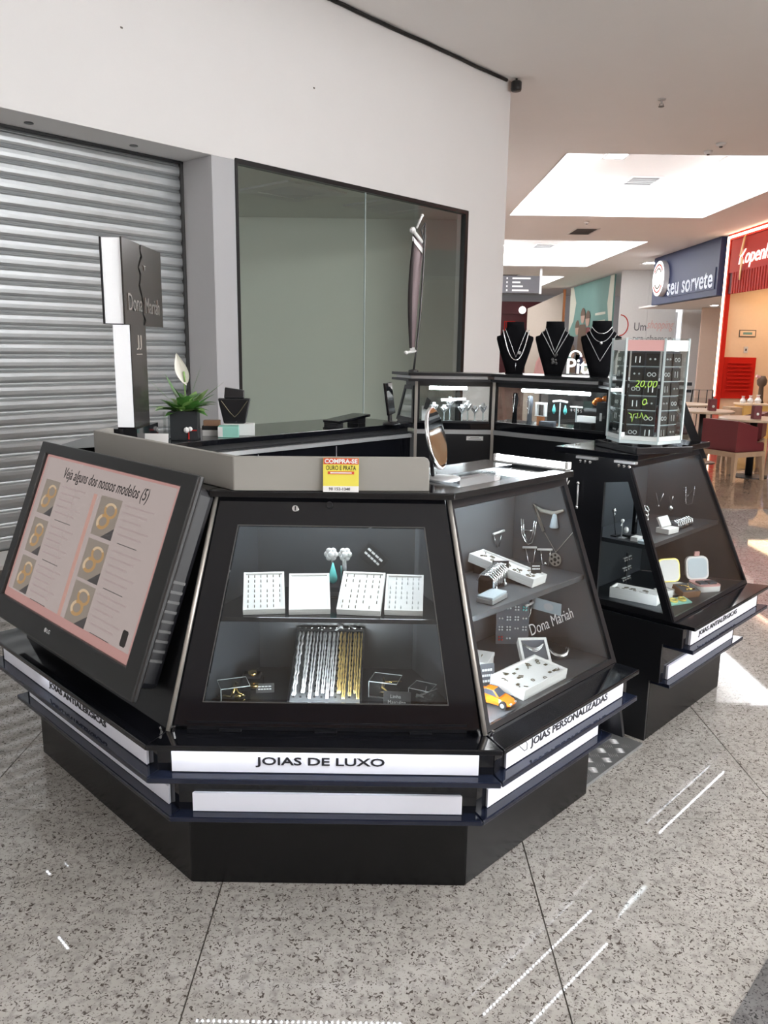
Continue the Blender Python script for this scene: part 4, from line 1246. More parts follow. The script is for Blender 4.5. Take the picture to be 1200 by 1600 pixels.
# --- front case, lower floor (top of lining z=.527)
ZF = .5275
rk = FA.thing('chain_rack', 'tilted steel rack hung with silver and gold chains', 'chain rack', .385, .085, ZF, rot=(.42, 0, 0))
MB().box(-.108, .108, 0, .30, 0, .006).build('back_plate', 'rack_steel', rk)
MB().box(-.108, -.102, 0, .30, .006, .016).build('side_rail', 'silver', rk); MB().box(.102, .108, 0, .30, .006, .016).build('side_rail', 'silver', rk)
MB().box(-.108, .108, .288, .297, .006, .022).build('hook_rail', 'card_black', rk)
mb = MB()
for i in range(10):
    for j in range(12):
        mb.box(-.096 + i * .0205, -.090 + i * .0205, .02 + j * .021, .026 + j * .021, .006, .0075)
mb.build('perforations', 'card_black', rk, kind='stuff')
for i in range(11):
    MB().ball((-.098 + i * .0196, .293, .026), .0035, 6).build('hook', 'silver', rk)
cW = (rk.location, rk.rotation_euler.to_matrix())
xs = [-.092, -.066, -.045, -.024, -.008, .006, .020, .040, .054, .072, .088, .096]
for i, x in enumerate(xs):
    gold_ = i >= 7
    mb = MB()
    r0 = .0036 if i in (0, 1, 7) else .0024
    y0 = .02 + .012 * math.sin(i * 2.1)
    for sgn in (-1, 1):
        pts = []
        for k in range(27):
            f = k / 26
            pts.append((x + sgn * (.0055 - .003 * f) + .0015 * math.sin(k * 1.6 + i) * (1 if i in (0, 7) else .4), .284 - (.284 - y0) * f, .015 + .0012 * math.sin(k * 1.3)))
        mb.tube(pts, [r0 * (1.25 if k % 2 else .8) for k in range(27)], 5)
    o = mb.build('chain', 'gold_pale' if gold_ else 'chain_white', None, smooth=True)
    o.location = rk.location; o.rotation_euler = rk.rotation_euler
    od = ('first', 'second', 'third', 'fourth', 'fifth', 'sixth', 'seventh')[i - 7 if gold_ else i]
    tag(o, '%s %s chain from the left on the tilted steel rack' % (od, 'gold' if gold_ else 'silver'), 'chain', 'gold chains on the rack' if gold_ else 'silver chains on the rack')
for i, (x, y, rz) in enumerate(((-.03, .30, .1), (.062, .30, .6), (.03, .275, -.4))):
    t = FA.thing('tag', 'white fabric tag tied to the chain rack, %s' % ('left of the middle', 'near the right end', 'in the middle')[i], 'tag', .385 + x, .085 + y * .93, ZF + .135 + .004 * i, rz, 'white tags on the chain rack')
    MB().box(-.003, .003, -.03, .0, .002, .004).build('string', 'foam_white', t)
    MB().ball((0, .004, .004), .009, 8, sz=.6).build('tag_head', 'foam_white', t, smooth=True)
# gold rings on a dark cushion
gr = FA.thing('ring_cushion', 'dark cushion holding two wide gold bands', 'cushion', .155, .20, ZF)
MB().box(-.035, .035, -.03, .03, 0, .03).build('cushion', 'velvet', gr, bevel=.008)
MB().box(-.028, .028, -.012, .022, .030, .045).build('cushion_top', 'velvet', gr, bevel=.006)
for k, (x, y, z) in enumerate(((.004, -.010, .050), (.012, -.034, .022))):
    MB().lathe([(.012, -.005), (.0132, -.004), (.0132, .004), (.012, .005)], n=20).xf(Matrix.Translation((x, y, z)) @ Matrix.Rotation(.2, 4, 'X')).build('gold_band', 'gold', gr, smooth=True)
card(FA, .20, .16, ZF, .055, .028, .12, -.25, 'small black card beside the two gold bands', 2)
def acrylic_box(F, x, y, z, w, d, h, rz, label, builder):
    t = F.thing('acrylic_box', label, 'box', x, y, z, rz)
    MB().box(-w / 2, w / 2, -d / 2, d / 2, 0, .005).build('base', 'card_black', t)
    MB().box(-w / 2, w / 2, -d / 2, d / 2, .0052, h).build('cover', 'acrylic', t)
    e = .0012
    eb = MB().tube([(-w / 2, -d / 2, h), (w / 2, -d / 2, h), (w / 2, d / 2, h), (-w / 2, d / 2, h)], e, 4, True)
    eb.tube([(-w / 2, -d / 2, 0), (-w / 2, -d / 2, h)], e, 4).build('edge', 'acrylic_edge', t)
    builder(t)
    return t
def fig1(t):
    MB().tube([(-.03, .01, .010), (-.01, -.01, .012), (.0, -.005, .03), (.005, .01, .045)], .004, 6).tube([(.005, .01, .045), (.012, -.004, .02), (.03, -.012, .010)], .0035, 6).tube([(.0, -.015, .012), (.012, -.018, .016), (.02, -.015, .012)], .007, 6).build('figurine', 'gold', t, smooth=True)
def fig2(t):
    MB().tube([(-.012, .02, .045), (-.006, .008, .032), (-.008, -.006, .020), (.012, -.012, .012), (-.014, -.016, .009)], [.002, .006, .007, .007, .003], 8).tube([(-.004, .010, .034), (.045, .02, .038)], [.004, .0015], 6).build('figurine', 'gold', t, smooth=True)
def fig3(t):
    MB().tube([(0, .02, .012), (-.015, -.012, .010)], .003, 6).tube([(-.02, .002, .011), (.006, -.006, .011)], .003, 6).tube([(0, .02, .012), (.0, .03, .03)], .0015, 5).tube([(0, .02, .012), (.035, .028, .03)], .0015, 5).build('cross', 'silver_bar', t, smooth=True)
acrylic_box(FA, .115, .115, ZF, .085, .07, .05, .35, 'clear box with a gold pendant figure at the left of the front case', fig1)
acrylic_box(FA, .562, .165, ZF, .085, .07, .05, -.25, 'clear box with a gold dancing figure right of the chain rack', fig2)
acrylic_box(FA, .672, .13, ZF, .065, .06, .042, -.45, 'clear box with a thin cross pendant in the right corner', fig3)
t = FA.thing('range_card', 'dark card reading the mens range beside the clear box', 'card', .595, .075, ZF, rot=(-.35, 0, -.08))
MB().box(-.04, .04, 0, .0015, 0, .045).build('card', 'card_black', t)
text_mb('Linha', .030, .010, .0004).xf(Matrix.Translation((-.004, -.0003, .030)) @ Matrix.Rotation(PI / 2, 4, 'X')).build('print', 'silver_bar', t)
text_mb('Masculina', .052, .010, .0004).xf(Matrix.Translation((.0, -.0003, .014)) @ Matrix.Rotation(PI / 2, 4, 'X')).build('print', 'silver_bar', t)
t = FA.thing('money_clip', 'flat dark clip lying by the front glass, left of the rack', 'clip', .205, .075, ZF)
MB().box(-.025, .025, -.008, .008, 0, .004).box(-.025, .022, -.008, .008, .007, .009).box(-.027, -.024, -.008, .008, 0, .009).build('clip', 'dark_steel', t)

# --- right case, wall-hung pieces
def vneck(F, plane, c, pts, label, r=.0016, m_='silver', pend=None, bar=None, extra=None, grp=None, name='necklace'):
    """plane 'x' hangs on the end wall at local x=c, 'y' on the back wall at local y=c; pts are (along, z)"""
    zt = max(p[1] for p in pts)
    a0 = sum(p[0] for p in pts) / len(pts)
    org = (c, a0, zt) if plane == 'x' else (a0, c, zt)
    t = F.thing(name, label, 'necklace', *org, group=grp)
    def P(a, z, n=.006):
        return (-n, a - a0, z - zt) if plane == 'x' else (a - a0, -n, z - zt)
    MB().tube([P(*p) for p in pts], r, 5).build('chain', m_, t, smooth=True)
    for ex in (extra or []):
        MB().tube([P(*p, .007) for p in ex], r, 5).build('chain', m_, t, smooth=True)
    if bar:
        MB().tube([P(*p, .010) for p in bar], .0045, 6).build('hanger_bar', 'plastic_white', t, smooth=True)
    if pend:
        kind, a, z, rr = pend
        if kind == 'disc':
            mb = MB().lathe([(rr, -.001), (rr, .001)], n=20)
            q_ = Matrix.Rotation(PI / 2, 4, 'Y') if plane == 'x' else Matrix.Rotation(PI / 2, 4, 'X')
            d_ = mb.xf(Matrix.Translation(P(a, z, .009)) @ q_).build('pendant', m_, t)
            h2 = MB()
            for k in range(6):
                an = k * PI / 3
                h2.lathe([(rr * .17, -.0016), (rr * .17, .0016)], n=8).v[-16:]
            hh = MB()
            for k in range(6):
                an = k * PI / 3
                o2 = MB().lathe([(rr * .19, -.0016), (rr * .19, .0016)], (rr * .66 * math.cos(an), rr * .66 * math.sin(an), 0), 8)
                hh.join(o2)
            hh.lathe([(rr * .28, -.0016), (rr * .28, .0016)], n=10)
            hh.xf(Matrix.Translation(P(a, z, .009)) @ q_).build('cutouts', 'card_black', d_)
        else:
            MB().ball(P(a, z, .009), rr, 8).build('pendant', m_, t, smooth=True)
    return t
XE = LB - .0060
vneck(FB, 'x', XE, [(.324, .955), (.318, .90), (.300, .872), (.288, .868), (.274, .876), (.264, .91), (.260, .957)], 'thick double silver chain hanging in the right case corner', .0032, extra=[[(.314, .955), (.310, .905), (.295, .880), (.283, .882), (.272, .912), (.268, .957)], [(.316, .915), (.266, .920)]])
vneck(FB, 'x', XE, [(.300, .853), (.283, .800), (.273, .792), (.264, .803), (.258, .858)], 'silver bracelet on a white bar under the thick chain', .002, bar=[(.308, .852), (.252, .862)])
vneck(FB, 'x', XE, [(.236, .855), (.226, .805), (.210, .790), (.200, .810), (.196, .862)], 'silver charm bracelet on a white bar left of the round medal', .002, bar=[(.246, .856), (.188, .866)], pend=('ball', .212, .81, .007))
vneck(FB, 'x', XE, [(.224, .921), (.175, .858), (.114, .939)], 'silver necklace with a round ball-patterned medal in the right case', .0013, m_='brushed_trim', pend=('disc', .174, .833, .024))
vneck(FB, 'y', .3585, [(.565, .905), (.585, .862), (.598, .862), (.612, .907)], 'short silver bracelet on a bar at the back of the right case', .0018, bar=[(.555, .915), (.620, .918)])
t = FB.thing('collar_reflection', 'pale collar-shaped reflection with a grey tassel at the top of the right case', 'collar', XE - .004, .22, .96)  # solid shape built from what was taken for a reflection in the glass
MB().tube([(-.004, .008, -.035), (-.004, .054, .057), (-.006, .02, .038), (-.006, -.03, .035), (-.006, -.068, .052)], [.005, .006, .007, .008, .005], 6).build('ribbon', 'board_cream', t, smooth=True)
MB().lathe([(.003, .04), (.008, .03), (.016, -.012), (.014, -.014)], (-.008, -.036, -.0), 10).build('tassel', 'ice_blue', t, smooth=True)
# upper shelf of the right case
lt_ = tilt_tray(FB, .47, .10, .8005, .085, .255, .030, .05, .16, 'long white tray of brooches on the right case shelf', items='charms', name='brooch_tray', seed=4)
card(FB, .425, .22, .8305, .055, .036, -.75, -.2, 'black price card standing by the long brooch tray')
card(FB, .475, .115, .8375, .035, .034, -.75, -.2, 'small black card at the near end of the brooch tray')
br = FB.thing('bracelet_rack', 'black bar draped with rows of silver bracelets', 'bracelet rack', .335, .19, .8005, .35)
MB().box(-.085, .085, -.022, .022, .0, .055).build('bar', 'velvet', br, bevel=.008)
for k in range(9):
    x = -.076 + k * .019
    MB().tube([(x, -.028, .02 - .003 * (k % 3)), (x + .002, -.026, .05), (x + .004, -.012, .060), (x + .006, .016, .060), (x + .006, .027, .04)], .0042, 5).build('bracelet', 'silver', br, smooth=True)
for x in (-.05, .045):
    MB().tube([(x, -.030, .022), (x, -.033, .0)], .0025, 5).ball((x, -.033, -.0 + .006), .006, 6).build('charm', 'silver_pale', br)
sb = FB.thing('cufflink_case', 'shallow silver case with a clear lid at the left of the right shelf', 'case', .235, .115, .8005, .15)
MB().box(-.05, .05, -.028, .028, 0, .014).build('base', 'silver_bar', sb, bevel=.002)
MB().box(-.048, .048, -.026, .026, .0145, .022).build('lid', 'ice_blue', sb, bevel=.002)
# floor of the right case
def toy_car():
    t = FB.thing('toy_car', 'orange sports car model in the front corner of the right case', 'toy car', .135, .020, ZF, -PI / 2 + .12)
    secs = [(-.064, .022, .012, .026), (-.058, .027, .009, .030), (-.035, .029, .008, .034), (0, .028, .008, .032), (.030, .028, .008, .028), (.054, .025, .009, .021), (.064, .018, .011, .016)]
    mb = MB()
    for x, w, z0, z1 in secs:
        mb.v += [(x, -w, z0), (x, -w * 1.0, (z0 + z1) / 2), (x, -w * .86, z1), (x, w * .86, z1), (x, w, (z0 + z1) / 2), (x, w, z0)]
    for i in range(len(secs) - 1):
        for k in range(6):
            mb.f.append((i * 6 + k, i * 6 + (k + 1) % 6, (i + 1) * 6 + (k + 1) % 6, (i + 1) * 6 + k))
    mb.f += [tuple(range(6))[::-1], tuple(range(36, 42))]
    body = mb.build('body', 'orange_paint', t, smooth=False, bevel=.002)
    MB().prism([(-.038, -.022, .0325), (.026, -.022, .0285), (.026, .022, .0285), (-.038, .022, .0325)], [(-.026, -.016, .047), (.002, -.016, .047), (.002, .016, .047), (-.026, .016, .047)]).build('cabin', 'orange_paint', t, bevel=.003)
    MB().plate([(.0245, -.018, .0305), (.0245, .018, .0305), (.004, .014, .0465), (.004, -.014, .0465)], (.0014, 0, .001)).build('windscreen', 'car_glass', t)
    MB().plate([(.020, -.0222, .031), (.002, -.0172, .046), (-.024, -.0172, .046), (-.032, -.0222, .034)], (0, -.0008, 0)).build('side_window', 'car_glass', t)
    MB().plate([(.020, .0222, .031), (.002, .0172, .046), (-.024, .0172, .046), (-.032, .0222, .034)], (0, .0008, 0)).build('side_window', 'car_glass', t)
    for sx_ in (-.040, .042):
        for sy_ in (-1, 1):
            w = MB().lathe([(.012, -.004), (.0125, 0), (.012, .004)], n=16).xf(Matrix.Translation((sx_, sy_ * .026, .0125)) @ Matrix.Rotation(PI / 2, 4, 'X')).build('wheel', 'rubber', t)
            MB().lathe([(.007, -.0045), (.007, .0045)], n=10).xf(Matrix.Translation((sx_, sy_ * .026, .0125)) @ Matrix.Rotation(PI / 2, 4, 'X')).build('hub', 'silver_bar', w)
    MB().box(-.066, -.058, -.026, .026, .038, .040).box(-.063, -.060, -.020, -.018, .029, .038).box(-.063, -.060, .018, .020, .029, .038).build('spoiler', 'orange_paint', t)
    for sy_ in (-1, 1):
        MB().box(.058, .0645, sy_ * .014 - .004, sy_ * .014 + .004, .015, .0185).build('headlamp', 'ice_blue', t)
toy_car()
tilt_tray(FB, .325, -.035, ZF, .24, .125, .034, 0, .10, 'large white tray of dark charms behind the toy car', items='charms', name='charm_tray', seed=5)
wb = FB.thing('ring_box', 'plain white box with one small ring near the left of the right case', 'box', .30, .205, ZF, .4)
MB().box(-.05, .05, -.04, .04, 0, .035).build('body', 'white_box', wb, bevel=.002); MB().box(-.052, .052, -.042, .042, .0352, .048).build('lid', 'foam_white', wb, bevel=.001)
MB().tube([(.006 * math.cos(a * PI / 5), -.012, .048 + .006 * math.sin(a * PI / 5)) for a in range(6)], .0013, 4).build('ring', 'ring_dark', wb)
card(FB, .235, .118, ZF, .048, .062, -.5, -.12, 'grey translucent card behind the charm tray', 3, 'grey_velvet')
bb = FB.thing('bracelet_box', 'open white box with silver bracelets on dark blue cloth', 'box', .455, .085, ZF, rot=(.62, 0, -.72))
MB().box(-.048, .048, 0, .095, 0, .024).build('body', 'white_box', bb, bevel=.001)
MB().ring([(-.048, 0, .024), (.048, 0, .024), (.048, .095, .024), (-.048, .095, .024)], [(-.040, .008, .024), (.040, .008, .024), (.040, .087, .024), (-.040, .087, .024)], (0, 0, .006)).build('rim', 'white_box', bb)
MB().box(-.040, .040, .008, .087, .0242, .0262).build('cloth', 'grey_velvet', bb)
for k in range(3):
    MB().tube([(-.036 + .009 * j, .072 - (.020 + .006 * k) * math.sin(PI * j / 8), .030) for j in range(9)], .0022, 5).build('bracelet', 'silver', bb, smooth=True)
MB().box(-.03, .03, .060, .085, -.036, -.0004).build('prop_wedge', 'card_black', bb)
cu_ = FB.thing('cuff_bracelet', 'broad polished silver cuff leaning on a clear card', 'bracelet', .565, .06, ZF + .004, rot=(.45, 0, -.72))
MB().tube([(.032 * math.cos(a), .042 + .040 * math.sin(a), .012) for a in [PI * (1.05 + .9 * -k / 14) + PI * .9 + PI * .0 for k in range(15)]], .0085, 8).build('cuff', 'silver', cu_, smooth=True)
MB().box(-.055, .055, .0, .10, -.002, .0005).build('clear_card', 'acrylic', cu_)
eb_ = FB.thing('earring_board', 'dark board with rows of stud earring sets in the case corner', 'display board', .575, .262, ZF, rot=(-.10, 0, -.785))
MB().box(-.058, .058, 0, .004, 0, .225).build('board', 'grey_velvet', eb_)
for r_ in range(6):
    for c_ in range(4):
        if r_ == 5 and c_ > 1: continue
        mb = MB()
        for dx in (-.005, .005):
            for dz in ((-.005, .005) if (r_ + c_) % 3 else (0,)):
                mb.ball((-.042 + c_ * .028 + dx, -.003, .200 - r_ * .036 + dz), .0036, 6)
        mb.build('stud_set', ('red_paint' if (r_, c_) == (5, 0) else 'teal' if (r_, c_) == (2, 3) else 'silver_pale'), eb_)
vneck(FB, 'y', .245, [(.615, .660), (.622, .628), (.634, .612), (.646, .628), (.652, .664)], 'braided silver bracelet hung before the earring board', .003, bar=[(.610, .666), (.658, .668)])
nb = FB.thing('bank_note', 'pale blue note displayed at the right end of the lower case', 'note', XE - .006, .20, .655, rot=(0, 0, PI / 2))
MB().box(-.06, .06, -.002, 0, -.022, .022).build('note', 'ice_blue', nb)
MB().lathe([(.014, 0), (.014, .0008)], n=16, sx=1.4).xf(Matrix.Translation((-.01, -.0001 + .0022, 0)) @ Matrix.Rotation(-PI / 2, 4, 'X')).build('portrait_oval', 'jamb_paint', nb)

# --- entrance case (D)
# end shelf: stands
sd1 = FD.thing('pendant_stand', 'slim black pendant stand at the back corner of the entrance case shelf', 'stand', .075, .235, .8005)
MB().box(-.02, .02, -.012, .012, 0, .005).build('foot', 'card_black', sd1); MB().tube([(0, 0, .005), (-.01, .01, .10)], .0018, 5).build('rod', 'card_black', sd1)
MB().ball((-.01, .008, .108), .009, 8).tube([(-.012, .004, .10), (-.014, .004, .085)], .003, 5).build('earring', 'silver', sd1, smooth=True)
sd2 = FD.thing('necklace_stand', 'black upright stand with silver chain on the entrance case shelf', 'stand', .12, .17, .8005)
MB().box(-.045, .045, -.035, .035, 0, .012).build('foot', 'card_black', sd2); MB().box(-.012, .012, .0, .012, .012, .165).build('upright', 'velvet', sd2)
MB().tube([(-.01, -.004, .175), (-.013, -.006, .12), (-.016, -.006, .065)], .003, 5).build('chain', 'silver', sd2, smooth=True)
MB().ball((-.012, -.004, .178), .006, 8).build('knob', 'silver_pale', sd2)
sd3 = FD.thing('earring_stand', 'forked earring stand with white cushions on the entrance case shelf', 'earring stand', .05, .195, .8005)
MB().tube([(0, 0, 0), (0, 0, .07), (-.012, 0, .055)], .002, 5).build('rod', 'silver_bar', sd3); MB().ball((0, 0, .074), .008, 8).ball((.016, -.01, .035), .011, 8, sz=1.3).build('earring', 'silver_pale', sd3, smooth=True)
MB().box(-.012, .022, -.016, .010, 0, .004).build('foot', 'silver_bar', sd3)
boxthing('white ring box at the glazed end of the entrance case shelf', FD.w(.06, .135, .8005), FD.a, .045, .03, .018, 'white_box')
boxthing('pale acrylic riser at the glazed end of the entrance case shelf', FD.w(.04, .09, .8005), FD.a, .04, .04, .012, 'ice_blue')
wt = FD.thing('gift_box', 'white box propped open on the entrance case shelf', 'box', .30, .115, .8005, -.1)
MB().box(-.04, .04, -.03, .03, 0, .022).build('body', 'white_box', wt, bevel=.001); MB().plate([(-.038, .012, .0225), (.038, .012, .0225), (.038, .034, .062), (-.038, .034, .062)], (0, -.008, .004)).build('lid', 'white_box', wt)
rr_ = FD.thing('ring_stand', 'sparkling silver rings stacked on a clear post', 'ring stand', .27, .20, .8005)
MB().box(-.015, .015, -.015, .015, 0, .004).build('foot', 'acrylic_edge', rr_)
MB().tube([(0, 0, .004), (0, 0, .05)], .004, 6).build('post', 'acrylic_edge', rr_)
for k in range(3):
    MB().tube([(.014 * math.cos(a * PI / 6), .008 * math.sin(a * PI / 6), .055 + k * .02 + .012 * math.sin(a * PI / 6)) for a in range(12)], .003, 5, True).build('ring', 'silver', rr_, smooth=True)
b2 = FD.thing('bracelet_rack', 'heap of silver bracelets over a bar, right on the entrance case shelf', 'bracelet rack', .45, .125, .8005)
MB().box(-.08, .08, -.018, .018, 0, .030).build('bar', 'grey_velvet', b2, bevel=.006)
for k in range(8):
    x = -.07 + k * .02
    MB().tube([(x, -.024, .006), (x + .003, -.020, .028), (x + .006, 0, .036), (x + .010, .021, .026)], .0045, 5).build('bracelet', 'silver', b2, smooth=True)
for lab, pl_, c, pts, pend in (
    ('long looped silver chain nearest the glazed end of the entrance case', 'y', .3585, [(.655, .915), (.672, .86), (.690, .815), (.70, .86), (.712, .918)], None),
    ('fine V necklace in the middle of the entrance case wall', 'x', LD - .30 * MIT - .012, [(.318, .905), (.300, .850), (.282, .908)], ('ball', .30, .848, .005)),
    ('necklace with a round disc pendant on the entrance case wall', 'x', LD - .25 * MIT - .012, [(.262, .895), (.252, .860), (.244, .900)], ('plain', .250, .842, .013)),
    ('knotted silver chain at the right of the entrance case wall', 'x', LD - .18 * MIT - .012, [(.200, .945), (.196, .875), (.188, .862), (.165, .872), (.160, .950), (.190, .900)], None)):
    vneck(FD, pl_, c, pts, lab, .0016, pend=pend)
# floor of D
tilt_tray(FD, .11, .155, ZF, .20, .08, .045, -PI / 2 + .12, .0, 'long white tray of watches and glasses at the glazed end', items='charms', name='white_tray', seed=8)
t = FD.thing('earring_tree', 'small dark earring tree behind the long white tray', 'earring stand', .23, .25, ZF)
MB().box(-.03, .03, -.02, .02, 0, .006).build('foot', 'card_black', t); MB().box(-.006, .006, -.003, .003, .006, .17).build('trunk', 'card_black', t)
for k in range(3):
    MB().box(-.035, .035, -.003, .003, .06 + k * .045, .064 + k * .045).build('branch', 'silver_bar', t)
    for x in (-.028, -.01, .012, .03):
        MB().ball((x, -.004, .052 + k * .045), .005, 6).build('earring', 'silver', t)
jm = FD.thing('jewellery_case', 'open round-cornered case with a mirror lid and gold rim', 'jewellery case', .40, .115, ZF, -.55)
def rrect(w, h, r, n=5):
    pts = []
    for cx, cy, a0 in ((w - r, h - r, 0), (-w + r, h - r, PI / 2), (-w + r, -h + r, PI), (w - r, -h + r, 1.5 * PI)):
        for k in range(n + 1):
            a = a0 + PI / 2 * k / n
            pts.append((cx + r * math.cos(a), cy + r * math.sin(a)))
    return pts
def standplate(pts, y0, z0, th_, lean=.25): 
    return MB().plate([(x, y0 + (z) * lean, z0 + z) for x, z in pts], (0, th_, 0))
rp = rrect(.055, .05, .024)
standplate([(x, z + .05) for x, z in rp], .02, .028, .010).build('lid', 'yellow_gold_foil', jm)
standplate([(x * .9, z * .9 + .05) for x, z in rp], .0185, .028, .001).build('mirror', 'white_box', jm)
MB().prism([(x, y - .03, 0) for x, y in rp], [(x, y - .03, .027) for x, y in rp]).build('tray', 'white_box', jm)
jb = FD.thing('jewellery_case', 'open white case with a pale blue lid and pink catch', 'jewellery case', .525, .035, ZF, -.6)
standplate([(x, z + .05) for x, z in rp], .03, .028, .012).build('lid', 'white_box', jb)
standplate([(x * .85, z * .85 + .05) for x, z in rp], .0285, .028, .001).build('lid_lining', 'ice_blue', jb)
MB().box(-.012, .012, .055, .062, .130, .150).build('catch', 'pink', jb)
MB().prism([(x, y - .02, 0) for x, y in rp], [(x, y - .02, .024) for x, y in rp]).build('tray', 'white_box', jb)
MB().prism([(x * 1.01, y * 1.01 - .02, .0242) for x, y in rp], [(x * 1.01, y * 1.01 - .02, .029) for x, y in rp]).build('rim', 'pink', jb)
MB().box(-.040, -.004, -.050, -.01, .0292, .036).build('cushion', 'grey_velvet', jb); MB().box(.004, .040, -.050, -.01, .0292, .036).build('cushion', 'grey_velvet', jb)
bk = FD.thing('necklace_box', 'open dark box with a gilded butterfly necklace', 'box', .340, .005, ZF + .0005, rot=(.25, 0, -.5))
MB().box(-.045, .045, 0, .075, 0, .028).build('body', 'brown_card', bk, bevel=.002)
MB().box(-.040, .040, .005, .070, .0282, .030).build('cloth', 'grey_velvet', bk)
MB().tube([(-.035, .055, .033), (-.01, .045, .034), (.005, .030, .034), (.01, .05, .034), (.02, .058, .033)], .0022, 5).tube([(-.02, .018, .033), (.02, .016, .033)], .005, 6).build('necklace', 'gold', bk, smooth=True)
MB().box(-.02, .02, .050, .07, -.009, -.0004).build('prop_wedge', 'card_black', bk)
yb = FD.thing('pendant_card', 'yellow and green pendant card lying by the glass of the entrance case', 'card', .215, -.010, ZF + .0022, rot=(.2, 0, -.4))
MB().box(-.055, .055, 0, .05, 0, .006).build('card', 'teal_pale', yb)
for k in range(2):
    MB().tube([(-.022 + k * .045 + .014 * math.cos(a * PI / 8), .026 + .014 * math.sin(a * PI / 8), .009) for a in range(16)], .005, 6, True).build('gold_hoop', 'yellow_gold_foil', yb, smooth=True)
MB().box(-.02, .02, .034, .046, -.008, -.0003).build('prop', 'card_black', yb)
boxthing('small white box behind the pendant card', FD.w(.245, .085, ZF), FD.a - .5, .06, .05, .04, 'white_box')

# --- tall cabinet contents
zt_ = 1.1405
def mini_bust(F, x, y, h, label, m_='silver_pale', grp='small display busts in the tall cabinets'):
    t = F.thing('mini_bust', label, 'bust', x, y, zt_, group=grp)
    MB().lathe([(.018, 0), (.018, .004), (.004, .006), (.004, h * .5)], n=12).build('stand', 'acrylic_edge', t)
    mb = MB(); 
    mb.lathe([(.004, 0), (.022, h * .25), (.026, h * .36), (.010, h * .40), (.010, h * .5)], (0, 0, h * .5), 14, 1, .5)
    mb.build('torso', m_, t, smooth=True)
    MB().tube([(-.018, -.014, h * .86), (0, -.016, h * .66), (.018, -.014, h * .86)], .002, 5).build('necklace', 'silver', t)
for i, (x, h) in enumerate(((.105, .11), (.165, .095), (.20, .14), (.265, .10), (.30, .12), (.345, .09), (.385, .11))):
    mini_bust(FG, x, .07 + .03 * (i % 3), h, '%s small silvery bust from the left in the front-facing tall cabinet' % ('first', 'second', 'third', 'fourth', 'fifth', 'sixth', 'seventh')[i], 'silver_pale', 'display busts in the front-facing tall cabinet')
for i, (x, h, m_, l) in enumerate(((.10, .17, 'velvet', 'slim dark bust with a long silver chain at the left of the long cabinet'), (.20, .16, 'grey_velvet', 'slim grey bust second from left in the long cabinet'))):
    t = FF.thing('slim_bust', l, 'bust', x, .07, zt_)
    MB().lathe([(.022, 0), (.016, .01), (.014, h * .5), (.020, h * .8), (.014, h), (.006, h + .004)], n=14, sy=.6).build('body', m_, t, smooth=True)
    MB().tube([(-.008, -.014, h), (-.004, -.016, h * .6), (0, -.016, h * .4), (.006, -.014, h)], .002, 5).build('chain', 'silver', t)
t = FF.thing('earring_stand', 'white T-stand with teal drop earrings in the long cabinet', 'earring stand', .385, .08, zt_)
MB().lathe([(.025, 0), (.025, .005), (.004, .008), (.003, .135)], n=14).build('post', 'acrylic_edge', t); MB().tube([(-.045, 0, .14), (0, 0, .146), (.045, 0, .14)], .006, 6).build('bar', 'plastic_white', t)
for x in (-.035, .035):
    MB().lathe([(.002, .03), (.010, .005), (.012, -.005), (.004, -.02)], (x, -.004, .095), 10, 1, .5).build('teal_drop', 'teal', t, smooth=True)
t = FF.thing('ring_bridge', 'white bridge-shaped ring holder in the long cabinet', 'ring holder', .28, .06, zt_)
MB().box(-.032, -.022, -.01, .01, .06, .12).box(.022, .032, -.01, .01, .06, .12).box(-.032, .032, -.01, .01, .1205, .132).build('bridge', 'plastic_white', t)
MB().box(-.02, .02, -.008, .008, 0, .0598).build('pillar', 'wood_orange', t); MB().box(-.035, .035, -.009, .009, .0585, .0599).build('shelf', 'plastic_white', t)
t = FF.thing('earring_stand', 'white bar stand with silver earrings in the long cabinet', 'earring stand', .485, .08, zt_)
MB().lathe([(.022, 0), (.022, .005), (.003, .008), (.003, .115)], n=14).build('post', 'acrylic_edge', t); MB().tube([(-.035, 0, .118), (.035, 0, .118)], .005, 6).build('bar', 'plastic_white', t)
for x in (-.028, -.01, .012, .03):
    MB().ball((x, -.004, .10), .006, 6, sz=1.6).build('earring', 'silver', t)
boxthing('grey wedge pad lying in the long cabinet', FF.w(.335, .045, zt_), FF.a + .3, .08, .05, .035, 'grey_velvet')
boxthing('white gift card box behind the black box in the long cabinet', FF.w(.545, .095, zt_), FF.a, .11, .03, .075, 'white_box')
boxthing('open black box at the right of the long cabinet', FF.w(.560, .05, zt_), FF.a, .10, .05, .045, 'card_black')
t = FF.thing('perfume_bag', 'tall black gift bag with an orange ribbon in the long cabinet', 'gift bag', .655, .06, zt_)
MB().box(-.03, .03, -.02, .02, 0, .155).build('bag', 'card_black', t, bevel=.002); MB().ball((-.03, 0, .165), .025, 8, sz=.5).ball((.01, 0, .172), .022, 8, sz=.7).ball((-.05, 0, .15), .016, 8).build('ribbon', 'orange_paint', t, smooth=True)
MB().box(-.008, .004, -.022, -.0205, .06, .10).build('tag', 'white_box', t)
t = FG.thing('dark_strap', 'small black watch on a slanted stand at the left of the front-facing tall cabinet', 'watch', .055, .05, zt_)
MB().prism([(-.02, -.01, 0), (.02, -.01, 0), (.02, .02, 0), (-.02, .02, 0)], [(-.02, .01, .09), (.0, .01, .09), (.0, .02, .09), (-.02, .02, .09)]).build('stand', 'plastic_white', t)
MB().plate([(-.01, -.002, .075), (.014, -.002, .07), (.032, -.004, .12), (.008, -.002, .14)], (0, .008, 0)).build('watch_face', 'card_black', t)
